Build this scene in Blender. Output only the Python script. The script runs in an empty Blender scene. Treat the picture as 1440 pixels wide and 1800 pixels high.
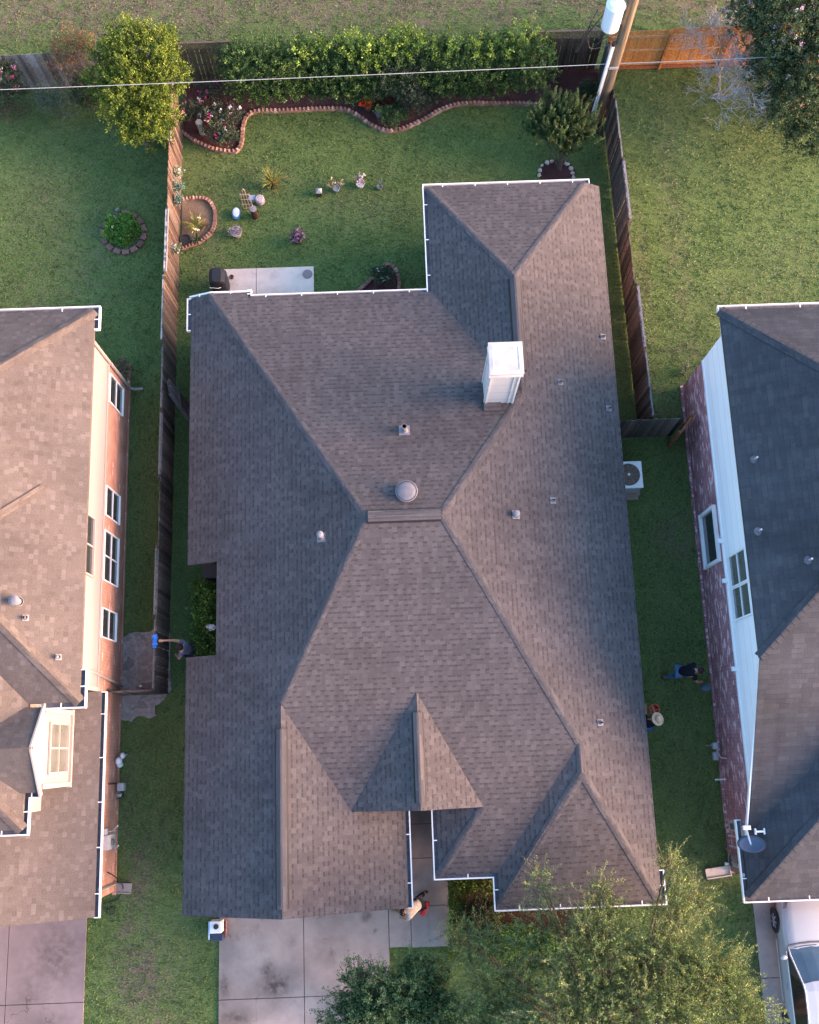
import bpy, math, random
import numpy as np
from mathutils import Vector, Matrix
R = math.radians
random.seed(7)
S = bpy.context.scene
C = S.collection
# ------------------------------------------------------------ camera, sky, sun, exposure
CH, TILT, YAW = 32.0, R(13.2), R(2.07)
cd = bpy.data.cameras.new('camera'); cam = bpy.data.objects.new('camera', cd); C.objects.link(cam)
cam.location = (0, 0, CH); cam.rotation_euler = (TILT, 0, -YAW)
cd.sensor_fit = 'VERTICAL'; cd.sensor_height = 24; cd.lens = 24 * 1770 / 1800; cd.clip_end = 3000
S.camera = cam
SUN_EL, SUN_AZ = R(11), R(97)
w = bpy.data.worlds.new('World'); S.world = w; w.use_nodes = True
nt = w.node_tree; nt.nodes.clear()
sky = nt.nodes.new('ShaderNodeTexSky'); sky.sky_type = 'NISHITA'; sky.sun_disc = False
sky.sun_elevation = SUN_EL; sky.sun_rotation = SUN_AZ; sky.air_density = 1.0; sky.dust_density = 3.5; sky.ozone_density = 2.7
bg = nt.nodes.new('ShaderNodeBackground'); bg.inputs[1].default_value = 0.15
wo = nt.nodes.new('ShaderNodeOutputWorld')
nt.links.new(sky.outputs[0], bg.inputs[0]); nt.links.new(bg.outputs[0], wo.inputs[0])
ld = bpy.data.lights.new('sun', 'SUN'); ld.energy = 3.0; ld.angle = R(42); ld.color = (1.0, 0.50, 0.33)
sun = bpy.data.objects.new('sun', ld); C.objects.link(sun)
sd = Vector((math.sin(SUN_AZ) * math.cos(SUN_EL), math.cos(SUN_AZ) * math.cos(SUN_EL), math.sin(SUN_EL)))
sun.rotation_euler = sd.to_track_quat('Z', 'Y').to_euler(); sun.location = sd * 60
S.view_settings.view_transform = 'Standard'; S.view_settings.look = 'None'
S.view_settings.exposure = 2.83; S.view_settings.gamma = 1.0

# ------------------------------------------------------------ helpers
_hd = Vector((math.sin(YAW), math.cos(YAW), 0)); _rt = Vector((math.cos(YAW), -math.sin(YAW), 0)); _z = Vector((0, 0, 1))
_up = math.cos(TILT) * _hd + math.sin(TILT) * _z; _fw = math.sin(TILT) * _hd - math.cos(TILT) * _z
def at(px, py, h=0.0):
    """survey point: where the photo's sight line through (px,py) meets height h"""
    d = _fw * 1770 + _rt * (px - 720) + _up * (900 - py)
    k = (h - CH) / d.z
    return Vector((d.x * k, d.y * k, h))
def on(px, py, pl):
    """sight line meets a roof plane z = a x + b y + c"""
    d = _fw * 1770 + _rt * (px - 720) + _up * (900 - py)
    a, b, c = pl
    k = (c - CH) / (d.z - a * d.x - b * d.y)
    return Vector((d.x * k, d.y * k, CH + d.z * k))
def meet(p, q, r):
    m = np.array([[-p[0], -p[1], 1], [-q[0], -q[1], 1], [-r[0], -r[1], 1]]); s = np.linalg.solve(m, [p[2], q[2], r[2]])
    return Vector(s)
def meet_y(p, q, y):
    x = ((q[1] - p[1]) * y + q[2] - p[2]) / (p[0] - q[0]); return Vector((x, y, p[0] * x + p[1] * y + p[2]))
def zz(p, x, y): return Vector((x, y, p[0] * x + p[1] * y + p[2]))

def thing(name, label, cat, loc=(0, 0, 0), group=None, kind=None):
    o = bpy.data.objects.new(name, None); C.objects.link(o); o.location = loc; o.empty_display_size = .2
    return tag(o, label, cat, group, kind)
def tag(o, label=None, cat=None, group=None, kind=None):
    if label: o['label'] = label
    if cat: o['category'] = cat
    if group: o['group'] = group
    if kind: o['kind'] = kind
    return o
def dup(root, loc, rotz=0, label=None, scale=None):
    r = root.copy(); C.objects.link(r); r.location = loc; r.rotation_euler = (0, 0, rotz)
    if scale: r.scale = (scale,) * 3
    if label: r['label'] = label
    for ch in list(root.children):
        c = ch.copy(); C.objects.link(c); c.parent = r
        for g in ch.children:
            d = g.copy(); C.objects.link(d); d.parent = c
    return r
def root_loc(o):
    v = Vector((0, 0, 0))
    while o: v = v + o.location; o = o.parent
    return v

def perp(d):
    d = Vector(d).normalized(); a = Vector((0, 0, 1)) if abs(d.z) < .9 else Vector((1, 0, 0))
    u = d.cross(a).normalized(); return u, d.cross(u).normalized()
class MB:
    def __init__(s): s.v = []; s.f = []; s.c = []; s.cur = (1, 1, 1)
    def col(s, *c): s.cur = c; return s
    def add(s, vs, fs):
        n = len(s.v); s.v += [tuple(x) for x in vs]; s.c += [s.cur] * len(vs)
        s.f += [tuple(i + n for i in f) for f in fs]; return s
    def poly(s, pts):
        pts = [Vector(p) for p in pts]; return s.add(pts, [tuple(range(len(pts)))])
    def box(s, c, d, rz=0, m=None):
        x, y, z = d[0] / 2, d[1] / 2, d[2] / 2
        vs = [Vector((a * x, b * y, e * z)) for e in (-1, 1) for a, b in ((-1, -1), (1, -1), (1, 1), (-1, 1))]
        mm = m or Matrix.Rotation(rz, 3, 'Z'); vs = [mm @ v + Vector(c) for v in vs]
        return s.add(vs, [(3, 2, 1, 0), (4, 5, 6, 7), (0, 1, 5, 4), (1, 2, 6, 5), (2, 3, 7, 6), (3, 0, 4, 7)])
    def bar(s, a, b, w, h):
        """square bar from a to b, w wide sideways, h thick"""
        a, b = Vector(a), Vector(b); d = b - a; L = d.length; d.normalize()
        u = d.cross(Vector((0, 0, 1)))
        u = u.normalized() if u.length > 1e-4 else Vector((1, 0, 0)); n = u.cross(d)
        m = Matrix((d, u, n)).transposed(); return s.box((a + b) / 2, (L, w, h), m=m)
    def tube(s, pts, rs, n=8, cap=True):
        pts = [Vector(p) for p in pts]
        if not hasattr(rs, '__len__'): rs = [rs] * len(pts)
        vs = []; fs = []
        for i, p in enumerate(pts):
            d = (pts[min(i + 1, len(pts) - 1)] - pts[max(i - 1, 0)])
            u, q = perp(d)
            if i and (u.dot(lu) < 0): pass
            lu = u
            for k in range(n):
                a = 2 * math.pi * k / n; vs.append(p + (u * math.cos(a) + q * math.sin(a)) * rs[i])
        for i in range(len(pts) - 1):
            for k in range(n):
                k2 = (k + 1) % n; fs.append((i * n + k, i * n + k2, (i + 1) * n + k2, (i + 1) * n + k))
        if cap: fs.append(tuple(range(n))[::-1]); fs.append(tuple(range((len(pts) - 1) * n, len(pts) * n)))
        return s.add(vs, fs)
    def lathe(s, c, prof, n=20, ax=None, cap=True):
        """profile of (r,z) turned about an upright axis at c"""
        c = Vector(c); m = ax or Matrix.Identity(3); vs = []; fs = []
        for r, z in prof:
            for k in range(n):
                a = 2 * math.pi * k / n; vs.append(c + m @ Vector((r * math.cos(a), r * math.sin(a), z)))
        for i in range(len(prof) - 1):
            for k in range(n):
                k2 = (k + 1) % n; fs.append((i * n + k, i * n + k2, (i + 1) * n + k2, (i + 1) * n + k))
        if cap: fs.append(tuple(range(n))[::-1]); fs.append(tuple(range((len(prof) - 1) * n, len(prof) * n)))
        return s.add(vs, fs)
    def ball(s, c, r, n=10, m=6):
        if not hasattr(r, '__len__'): r = (r, r, r)
        c = Vector(c); vs = [c - Vector((0, 0, r[2]))]; fs = []
        for i in range(1, m):
            t = math.pi * i / m
            for k in range(n):
                a = 2 * math.pi * k / n; vs.append(c + Vector((r[0] * math.sin(t) * math.cos(a), r[1] * math.sin(t) * math.sin(a), -r[2] * math.cos(t))))
        vs.append(c + Vector((0, 0, r[2])))
        for k in range(n):
            k2 = (k + 1) % n; fs.append((0, 1 + k2, 1 + k)); L = len(vs) - 1; b = 1 + (m - 2) * n; fs.append((L, b + k, b + k2))
            for i in range(m - 2): q = 1 + i * n; fs.append((q + k, q + k2, q + n + k2, q + n + k))
        return s.add(vs, fs)
    def slab(s, pts, t):
        """polygon in plan/space thickened downward by t"""
        pts = [Vector(p) for p in pts]; n = len(pts); lo = [p - Vector((0, 0, t)) for p in pts]
        fs = [tuple(range(n)), tuple(range(2 * n - 1, n - 1, -1))] + [((i + 1) % n, i, n + i, n + (i + 1) % n) for i in range(n)]
        return s.add(pts + lo, fs)
    def mark(s):
        s.marks = getattr(s, 'marks', []) + [(len(s.v), len(s.f))]; return s
    def each(s, name, mat, parent=None, **k):
        """build every marked piece as an object of its own"""
        mk = getattr(s, 'marks', []) + [(len(s.v), len(s.f))]; r = []
        if mk[0] != (0, 0): mk = [(0, 0)] + mk
        for (v0, f0), (v1, f1) in zip(mk, mk[1:]):
            if v1 == v0: continue
            m = MB(); m.v = s.v[v0:v1]; m.c = s.c[v0:v1]; m.f = [tuple(i - v0 for i in f) for f in s.f[f0:f1]]; r.append(m.build(name, mat, parent, **k))
        return r
    def build(s, name, mat, parent=None, smooth=False, bevel=0):
        off = root_loc(parent) if parent else Vector((0, 0, 0))
        me = bpy.data.meshes.new(name)
        me.from_pydata([(v[0] - off.x, v[1] - off.y, v[2] - off.z) for v in s.v], [], s.f)
        me.update()
        uv = me.uv_layers.new(name='UVMap')
        for p in me.polygons:
            n = p.normal; h = Vector((-n.y, n.x, 0))
            if h.length < 1e-3: u = Vector((1, 0, 0)); v = Vector((0, 1, 0))
            else: u = h.normalized(); v = n.cross(u)
            if smooth: p.use_smooth = True
            for li in p.loop_indices:
                co = me.vertices[me.loops[li].vertex_index].co + off; uv.data[li].uv = (co.dot(u), co.dot(v))
        ca = me.color_attributes.new('col', 'FLOAT_COLOR', 'POINT')
        ca.data.foreach_set('color', np.array([(c[0], c[1], c[2], 1) for c in s.c], dtype=np.float32).ravel())
        o = bpy.data.objects.new(name, me); C.objects.link(o)
        if parent: o.parent = parent
        for m in (mat if isinstance(mat, (list, tuple)) else [mat]): me.materials.append(m)
        if bevel:
            b = o.modifiers.new('bevel', 'BEVEL'); b.width = bevel; b.segments = 2; b.limit_method = 'ANGLE'
        return o

# ------------------------------------------------------------ materials
class NG:
    def __init__(s, name, rough=.8, spec=.3):
        s.m = bpy.data.materials.new(name); s.m.use_nodes = True; s.t = s.m.node_tree; s.b = s.t.nodes['Principled BSDF']
        s.b.inputs['Roughness'].default_value = rough; s.b.inputs['Specular IOR Level'].default_value = spec
    def n(s, ty, **k):
        x = s.t.nodes.new(ty)
        for a, b in k.items(): setattr(x, a, b)
        return x
    def l(s, a, b): s.t.links.new(a, b); return s
    def setin(s, sock, v):
        if hasattr(v, 'is_linked') or hasattr(v, 'links'): s.l(v, sock)
        elif hasattr(v, '__len__') and len(v) == 3 and sock.type == 'RGBA': sock.default_value = (*v, 1)
        else: sock.default_value = v
    def math(s, op, a, b=0.0, c=0.0):
        x = s.n('ShaderNodeMath', operation=op); s.setin(x.inputs[0], a); s.setin(x.inputs[1], b); s.setin(x.inputs[2], c); return x.outputs[0]
    def mix(s, f, a, b, mode='MIX'):
        x = s.n('ShaderNodeMix', data_type='RGBA', blend_type=mode); s.setin(x.inputs[0], f); s.setin(x.inputs[6], a); s.setin(x.inputs[7], b); return x.outputs[2]
    def noise(s, scale, vec=None, detail=3, rough=.55):
        x = s.n('ShaderNodeTexNoise'); x.inputs['Scale'].default_value = scale; x.inputs['Detail'].default_value = detail; x.inputs['Roughness'].default_value = rough
        s.l(vec or s.obj(), x.inputs['Vector']); return x.outputs[0]
    def obj(s): return s.n('ShaderNodeNewGeometry').outputs['Position']
    def ramp(s, f, *st):
        x = s.n('ShaderNodeValToRGB'); s.setin(x.inputs[0], f); e = x.color_ramp.elements
        for i, (p, c) in enumerate(st):
            q = e[i] if i < 2 else e.new(p); q.position = p; q.color = (*c, 1) if hasattr(c, '__len__') else (c, c, c, 1)
        return x.outputs[0]
    def rmp(s, f, a, b, c=0., d=1.):
        x = s.n('ShaderNodeMapRange'); s.setin(x.inputs[0], f)
        for i, v in enumerate((a, b, c, d)): x.inputs[i + 1].default_value = v
        return x.outputs[0]
    def attr(s, n): return s.n('ShaderNodeAttribute', attribute_name=n).outputs['Color']
    def bump(s, h, st=.5, d=.01):
        x = s.n('ShaderNodeBump'); x.inputs['Strength'].default_value = st; x.inputs['Distance'].default_value = d
        s.l(h, x.inputs['Height']); s.l(x.outputs[0], s.b.inputs['Normal'])
    def base(s, c): s.setin(s.b.inputs['Base Color'], c); return s
MC = {}
def plain(name, c, rough=.6, spec=.4, metal=0, var=.12, scale=9, bump=0):
    if name in MC: return MC[name]
    g = NG(name, rough, spec); g.b.inputs['Metallic'].default_value = metal
    n = g.noise(scale); f = g.rmp(n, .3, .7, 1 - var, 1 + var)
    n2 = g.noise(scale * .17, detail=2); f = g.math('MULTIPLY', f, g.rmp(n2, .3, .7, 1 - var * .7, 1 + var * .7))
    x = g.n('ShaderNodeVectorMath', operation='SCALE'); x.inputs[0].default_value = c; g.l(f, x.inputs['Scale'])
    g.l(x.outputs[0], g.b.inputs['Base Color'])
    if bump: g.bump(g.noise(scale * 4), bump, .01)
    MC[name] = g.m; return g.m
def attrmat(name, rough=.8, spec=.2, var=.15, scale=30, transl=0, bump=0):
    g = NG(name, rough, spec); n = g.noise(scale)
    x = g.n('ShaderNodeVectorMath', operation='SCALE'); g.l(g.attr('col'), x.inputs[0]); g.l(g.rmp(n, .3, .7, 1 - var, 1 + var), x.inputs['Scale'])
    g.l(x.outputs[0], g.b.inputs['Base Color'])
    if transl:
        t = g.n('ShaderNodeBsdfTranslucent'); g.l(x.outputs[0], t.inputs[0]); ms = g.n('ShaderNodeMixShader'); ms.inputs[0].default_value = transl
        o = g.t.nodes['Material Output']; g.l(g.b.outputs[0], ms.inputs[1]); g.l(t.outputs[0], ms.inputs[2]); g.l(ms.outputs[0], o.inputs[0])
    if bump: g.bump(g.noise(scale * 2), bump, .01)
    return g.m
def shingle(name, c_dark, c_mid, c_light, row=.143, tab=.165, dash=.6, varamt=1.0, band=.34, stain=.12, few=None):
    g = NG(name, .92, .15)
    uv = g.n('ShaderNodeUVMap').outputs[0]; sp = g.n('ShaderNodeSeparateXYZ'); g.l(uv, sp.inputs[0])
    wob = g.math('MULTIPLY', g.math('SUBTRACT', g.noise(1.2, detail=1), .5), .02)
    v = g.math('DIVIDE', g.math('ADD', sp.outputs[1], wob), row); ri = g.math('FLOOR', v); fr = g.math('FRACT', v)
    w1 = g.n('ShaderNodeTexWhiteNoise', noise_dimensions='1D'); g.l(ri, w1.inputs['W'])
    u = g.math('ADD', g.math('DIVIDE', sp.outputs[0], tab), g.math('MULTIPLY', w1.outputs[0], 17.3))
    ui = g.math('FLOOR', u); fu = g.math('FRACT', u)
    cb = g.n('ShaderNodeCombineXYZ'); g.l(ui, cb.inputs[0]); g.l(ri, cb.inputs[1])
    w2 = g.n('ShaderNodeTexWhiteNoise', noise_dimensions='2D'); g.l(cb.outputs[0], w2.inputs['Vector']); rnd = w2.outputs[0]
    cb2 = g.n('ShaderNodeCombineXYZ'); g.l(g.math('ADD', ui, 71.0), cb2.inputs[0]); g.l(ri, cb2.inputs[1])
    w3 = g.n('ShaderNodeTexWhiteNoise', noise_dimensions='2D'); g.l(cb2.outputs[0], w3.inputs['Vector']); rnd2 = w3.outputs[0]
    col = g.ramp(rnd2, (0, tuple(m + (a - m) * varamt * .5 for a, m in zip(c_dark, c_mid))), (1, tuple(m + (a - m) * varamt for a, m in zip(c_light, c_mid))), (.55, c_mid))
    if few: col = g.ramp(rnd2, (0, c_dark), (1, c_light), (.18, c_mid), (few, c_mid), (min(.97, few + .12), tuple((a + b) / 2 for a, b in zip(c_mid, c_light))))
    # printed dark band of the laminated shingle: top of the course under each raised tab
    alt = g.math('MODULO', g.math('ABSOLUTE', ui), 2.0); flip = g.math('LESS_THAN', rnd, .22); raised = g.math('ABSOLUTE', g.math('SUBTRACT', g.math('GREATER_THAN', alt, .5), flip))
    inb = g.math('GREATER_THAN', fr, 1 - band)
    ed = g.math('MULTIPLY', g.math('GREATER_THAN', fu, .08), g.math('LESS_THAN', fu, .92))
    mk = g.math('MULTIPLY', g.math('MULTIPLY', raised, inb), g.math('MULTIPLY', ed, dash))
    mk2 = g.math('MULTIPLY', g.math('GREATER_THAN', fr, .9), .25 * dash)
    mk = g.math('MAXIMUM', mk, mk2)
    col = g.mix(mk, col, tuple(x * .45 for x in c_dark))
    gr = g.noise(55, detail=2); col = g.mix(.5, col, g.mix(g.rmp(gr, .3, .7), (.25, .25, .25), (.75, .75, .75)), 'OVERLAY')
    smp = g.n('ShaderNodeMapping'); smp.inputs['Scale'].default_value = (3.2, .28, 1); g.l(uv, smp.inputs[0]); sk = g.noise(1, smp.outputs[0], detail=5, rough=.6)
    st = g.math('MULTIPLY', g.rmp(g.noise(.5, detail=4), .35, .7, 1 + stain, 1 - stain), g.rmp(sk, .35, .68, 1.05, 1 - stain * .9))
    x = g.n('ShaderNodeVectorMath', operation='SCALE'); g.l(col, x.inputs[0]); g.l(st, x.inputs['Scale'])
    g.l(x.outputs[0], g.b.inputs['Base Color'])
    hgt = g.math('ADD', g.math('MULTIPLY', g.math('SUBTRACT', 1.0, fr), .6), g.math('MULTIPLY', raised, .4))
    g.bump(hgt, .6, .006)
    return g.m
def brick(name, c1, c2, mortar, bw=.21, rh=.078, ms=.012, streak=.0, sc=(.5, .45, .4)):
    g = NG(name, .9, .15); uv = g.n('ShaderNodeUVMap').outputs[0]
    b = g.n('ShaderNodeTexBrick'); g.l(uv, b.inputs['Vector']); b.inputs['Scale'].default_value = 1; b.inputs['Brick Width'].default_value = bw
    b.inputs['Row Height'].default_value = rh; b.inputs['Mortar Size'].default_value = ms; b.inputs['Mortar Smooth'].default_value = .2; b.inputs['Bias'].default_value = 0
    for i, c in enumerate((c1, c2, mortar)): b.inputs[i + 1].default_value = (*c, 1)
    col = g.mix(g.rmp(g.noise(2.2, detail=4), .35, .7, 0, .5), b.outputs[0], tuple(x * .6 for x in c1))
    if streak:
        mp = g.n('ShaderNodeMapping'); mp.inputs['Scale'].default_value = (4.5, 13, 1); g.l(uv, mp.inputs[0])
        wn = g.n('ShaderNodeTexVoronoi'); wn.inputs['Scale'].default_value = 1; g.l(mp.outputs[0], wn.inputs['Vector'])
        col = g.mix(g.math('MULTIPLY', g.math('GREATER_THAN', wn.outputs['Color'], 1 - streak), .8), col, sc)
    g.base(col); g.bump(g.math('SUBTRACT', 1.0, b.outputs['Fac']), .6, .01)
    return g.m
def lapsiding(name, c, h=.18):
    g = NG(name, .6, .3); uv = g.n('ShaderNodeUVMap').outputs[0]; sp = g.n('ShaderNodeSeparateXYZ'); g.l(uv, sp.inputs[0])
    fr = g.math('FRACT', g.math('DIVIDE', sp.outputs[1], h)); x = g.mix(g.math('MULTIPLY', g.math('LESS_THAN', fr, .08), .35), c, tuple(q * .5 for q in c))
    x = g.mix(g.rmp(g.noise(1.5, detail=5), .4, .8, 0, .18), x, tuple(q * .7 for q in c))
    g.base(x); g.bump(fr, .5, .012); return g.m

M = {}
M['sh_main'] = shingle('architectural_shingle', (.048, .043, .044), (.074, .067, .069), (.10, .09, .09), band=.34, dash=.52, tab=.13, varamt=.6, stain=.11)
M['sh_cap'] = shingle('cap_shingle', (.06, .056, .06), (.075, .069, .072), (.10, .092, .09), row=.14, tab=1.2, dash=.3, stain=.05)
M['sh_left'] = shingle('tan_shingle', (.074, .063, .059), (.086, .074, .070), (.110, .097, .093), row=.12, tab=.135, dash=.12, band=.15, few=.72)
M['sh_leftcap'] = shingle('tan_cap_shingle', (.08, .065, .058), (.10, .082, .073), (.13, .108, .095), row=.2, tab=.6, dash=.1)
M['sh_right'] = shingle('charcoal_shingle', (.04, .041, .046), (.052, .053, .06), (.066, .066, .07), row=.143, tab=.3, dash=.4, varamt=.8, band=.12, stain=.2)
M['white'] = plain('white_paint', (.72, .72, .71), .45, .4, var=.04, scale=5)
M['whitewall'] = lapsiding('white_lap_siding', (.80, .80, .80), .5)
M['cream'] = lapsiding('cream_siding', (.27, .235, .225))
M['creamtrim'] = plain('cream_trim', (.30, .265, .245), .5, .3, var=.05)
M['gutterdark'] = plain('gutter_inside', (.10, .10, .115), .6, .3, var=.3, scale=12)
M['brick_main'] = brick('brown_brick', (.26, .13, .09), (.33, .19, .13), (.45, .4, .36))
M['brick_left'] = brick('orange_brick', (.44, .18, .12), (.52, .25, .17), (.5, .34, .27), streak=.14, sc=(.66, .45, .38))
M['brick_right'] = brick('dark_red_brick', (.24, .085, .10), (.46, .22, .22), (.40, .30, .32), streak=.24, sc=(.72, .52, .52))
M['glass'] = plain('window_glass', (.025, .03, .035), .06, .8, var=.1)
M['glass2'] = plain('pale_window_glass', (.10, .105, .095), .08, .8, var=.15, scale=3)
M['concrete'] = None
M['metal'] = plain('galvanised_metal', (.42, .43, .45), .5, .5, .5, var=.15, scale=20)
M['greypaint'] = plain('grey_painted_metal', (.36, .36, .37), .5, .4, var=.08)
M['black'] = plain('black_plastic', (.02, .02, .022), .5, .4)
M['rubber'] = plain('tyre_rubber', (.02, .02, .021), .8, .2)
M['wood'] = attrmat('weathered_boards', .9, .1, .3, 14, bump=.4)
M['leaf'] = attrmat('leaf', .55, .35, .1, 20, transl=.25)
M['bark'] = plain('bark', (.12, .095, .075), .95, .1, var=.3, scale=14, bump=.5)
M['petal'] = attrmat('petal', .6, .2, .05, 20, transl=.2)
M['attr'] = attrmat('painted_object', .55, .35, .1, 18)
M['fabric'] = attrmat('fabric', .95, .05, .15, 26)
M['skin'] = plain('skin', (.42, .22, .14), .55, .3, var=.06)
M['edging'] = attrmat('edging_brick', .95, .1, .2, 30, bump=.4)
def mk_concrete(name, c, var=.2):
    g = NG(name, .9, .2); n = g.noise(.45, detail=7, rough=.62); n2 = g.noise(4, detail=6, rough=.65)
    col = g.mix(g.rmp(n, .42, .62), tuple(x * (1 + var * .6) for x in c), tuple(x * (1 - var * 1.2) for x in c))
    col = g.mix(g.rmp(n2, .45, .75, 0, .35), col, tuple(x * .72 for x in c))
    col = g.mix(g.math('MULTIPLY', g.rmp(g.noise(60, detail=2), .3, .7), .25), col, tuple(x * 1.25 for x in c))
    wa_ = g.n('ShaderNodeVectorMath', operation='ADD'); g.l(g.obj(), wa_.inputs[0]); n3_ = g.n('ShaderNodeTexNoise'); n3_.inputs['Scale'].default_value = 2.5; n3_.inputs['Detail'].default_value = 6; g.l(g.obj(), n3_.inputs['Vector']); sc3 = g.n('ShaderNodeVectorMath', operation='SCALE'); g.l(n3_.outputs['Color'], sc3.inputs[0]); sc3.inputs['Scale'].default_value = .9; g.l(sc3.outputs[0], wa_.inputs[1])
    vk = g.n('ShaderNodeTexVoronoi', feature='DISTANCE_TO_EDGE'); vk.inputs['Scale'].default_value = .38; g.l(wa_.outputs[0], vk.inputs['Vector'])
    col = g.mix(g.math('MULTIPLY', g.math('LESS_THAN', vk.outputs['Distance'], .0045), g.rmp(n, .45, .6, 0, .7)), col, tuple(x * .35 for x in c))
    col = g.mix(g.rmp(g.noise(1.3, detail=8, rough=.75), .52, .75, 0, .4), col, tuple(x * .6 for x in c))
    at_ = g.n('ShaderNodeAttribute', attribute_name='stain').outputs['Fac']
    nn = g.rmp(g.noise(6, detail=5), .3, .65, .45, 1.3)
    col = g.mix(g.math('MULTIPLY', at_, nn), col, tuple(x * .28 for x in (c[0], c[1] * .98, c[2] * .95)))
    g.base(col); g.bump(n2, .15, .01); return g.m
M['concrete'] = mk_concrete('concrete', (.285, .245, .225), .28)
M['concrete_l'] = mk_concrete('brown_tinted_concrete', (.22, .175, .17))
M['patio'] = mk_concrete('pale_concrete', (.60, .50, .43))
def mk_ground():
    g = NG('turf', .95, .1); p = g.obj()
    n1 = g.noise(.8, detail=5, rough=.6); n2 = g.noise(7, detail=4, rough=.7)
    mp = g.n('ShaderNodeMapping'); mp.inputs['Rotation'].default_value = (0, 0, .6); mp.inputs['Scale'].default_value = (13, 26, 20); g.l(p, mp.inputs[0])
    n3 = g.noise(1, mp.outputs[0], detail=3, rough=.7)
    mp2 = g.n('ShaderNodeMapping'); mp2.inputs['Rotation'].default_value = (0, 0, -.9); mp2.inputs['Scale'].default_value = (16, 30, 20); g.l(p, mp2.inputs[0])
    n4 = g.noise(1, mp2.outputs[0], detail=3, rough=.7)
    nf = g.math('MULTIPLY', g.math('ADD', n3, n4), .5)
    gd, gm, gl = (.050, .090, .024), (.098, .152, .044), (.165, .215, .084)
    col = g.ramp(g.math('ADD', g.math('MULTIPLY', nf, .75), g.math('MULTIPLY', n2, .25)), (.41, gd), (.60, gl), (.5, gm))
    col = g.mix(g.rmp(n1, .38, .62, 0, .6), col, g.mix(g.rmp(nf, .4, .6), (.036, .078, .020), (.10, .15, .045)))
    n5 = g.noise(2.4, detail=5, rough=.65); col = g.mix(g.rmp(n5, .5, .72, 0, .55), col, g.mix(g.rmp(nf, .4, .6), (.085, .12, .03), (.15, .185, .07)))
    dry = g.n('ShaderNodeAttribute', attribute_name='dry').outputs['Fac']
    m = g.math('MULTIPLY', dry, g.rmp(g.noise(2.6, detail=6, rough=.7), .40, .60, .12, 1.35)); m = g.math('MINIMUM', m, 1.0)
    tan = g.ramp(nf, (.41, (.085, .068, .042)), (.6, (.20, .172, .115)), (.5, (.14, .118, .078)))
    col = g.mix(m, col, tan)
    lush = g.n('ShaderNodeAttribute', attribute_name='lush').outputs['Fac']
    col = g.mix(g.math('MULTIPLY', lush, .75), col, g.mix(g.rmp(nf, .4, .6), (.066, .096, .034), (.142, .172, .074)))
    g.base(col); g.bump(g.math('ADD', nf, g.math('MULTIPLY', n2, .5)), .8, .06); return g.m
M['turf'] = mk_ground()
def mk_mulch(name, c1, c2):
    g = NG(name, .95, .05); n = g.noise(28, detail=4, rough=.7); v = g.n('ShaderNodeTexVoronoi'); v.inputs['Scale'].default_value = 22; g.l(g.obj(), v.inputs['Vector'])
    col = g.mix(g.rmp(n, .35, .65), c1, c2); col = g.mix(g.math('MULTIPLY', v.outputs['Distance'], .5), col, tuple(x * 1.5 for x in c2))
    col = g.mix(g.rmp(g.noise(1.4, detail=3), .4, .7, 0, .5), col, tuple(x * .6 for x in c1))
    g.base(col); g.bump(n, .9, .03); return g.m
M['mulch'] = mk_mulch('red_mulch', (.038, .017, .018), (.092, .042, .040))
M['mulch2'] = mk_mulch('shade_dark_mulch', (.022, .013, .012), (.042, .024, .022))  # darker mulch copy; shade for the sunlit front bed is put into its colour
M['soil'] = mk_mulch('brown_soil', (.10, .065, .045), (.22, .16, .11))
g = NG('bare_earth', .95, .05); wv = g.n('ShaderNodeVectorMath', operation='ADD'); g.l(g.obj(), wv.inputs[0]); nn_ = g.n('ShaderNodeTexNoise'); nn_.inputs['Scale'].default_value = 3.0; g.l(g.obj(), nn_.inputs['Vector'])
sc_ = g.n('ShaderNodeVectorMath', operation='SCALE'); g.l(nn_.outputs['Color'], sc_.inputs[0]); sc_.inputs['Scale'].default_value = .5; g.l(sc_.outputs[0], wv.inputs[1])
vo = g.n('ShaderNodeTexVoronoi', feature='DISTANCE_TO_EDGE'); vo.inputs['Scale'].default_value = 2.3; g.l(wv.outputs[0], vo.inputs['Vector'])
vc = g.n('ShaderNodeTexVoronoi'); vc.inputs['Scale'].default_value = 2.3; g.l(wv.outputs[0], vc.inputs['Vector'])
cc_ = g.mix(g.rmp(vc.outputs['Color'], .1, .9), (.22, .195, .175), (.40, .36, .33)); cc_ = g.mix(g.rmp(vo.outputs['Distance'], 0, .09, .75, 0), cc_, (.46, .42, .39))
cc_ = g.mix(g.rmp(g.noise(9, detail=6, rough=.7), .35, .65, 0, .5), cc_, (.12, .105, .10)); g.base(cc_); g.bump(g.math('ADD', vo.outputs['Distance'], g.noise(12, detail=5)), .9, .05); M['dirt'] = g.m

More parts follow.
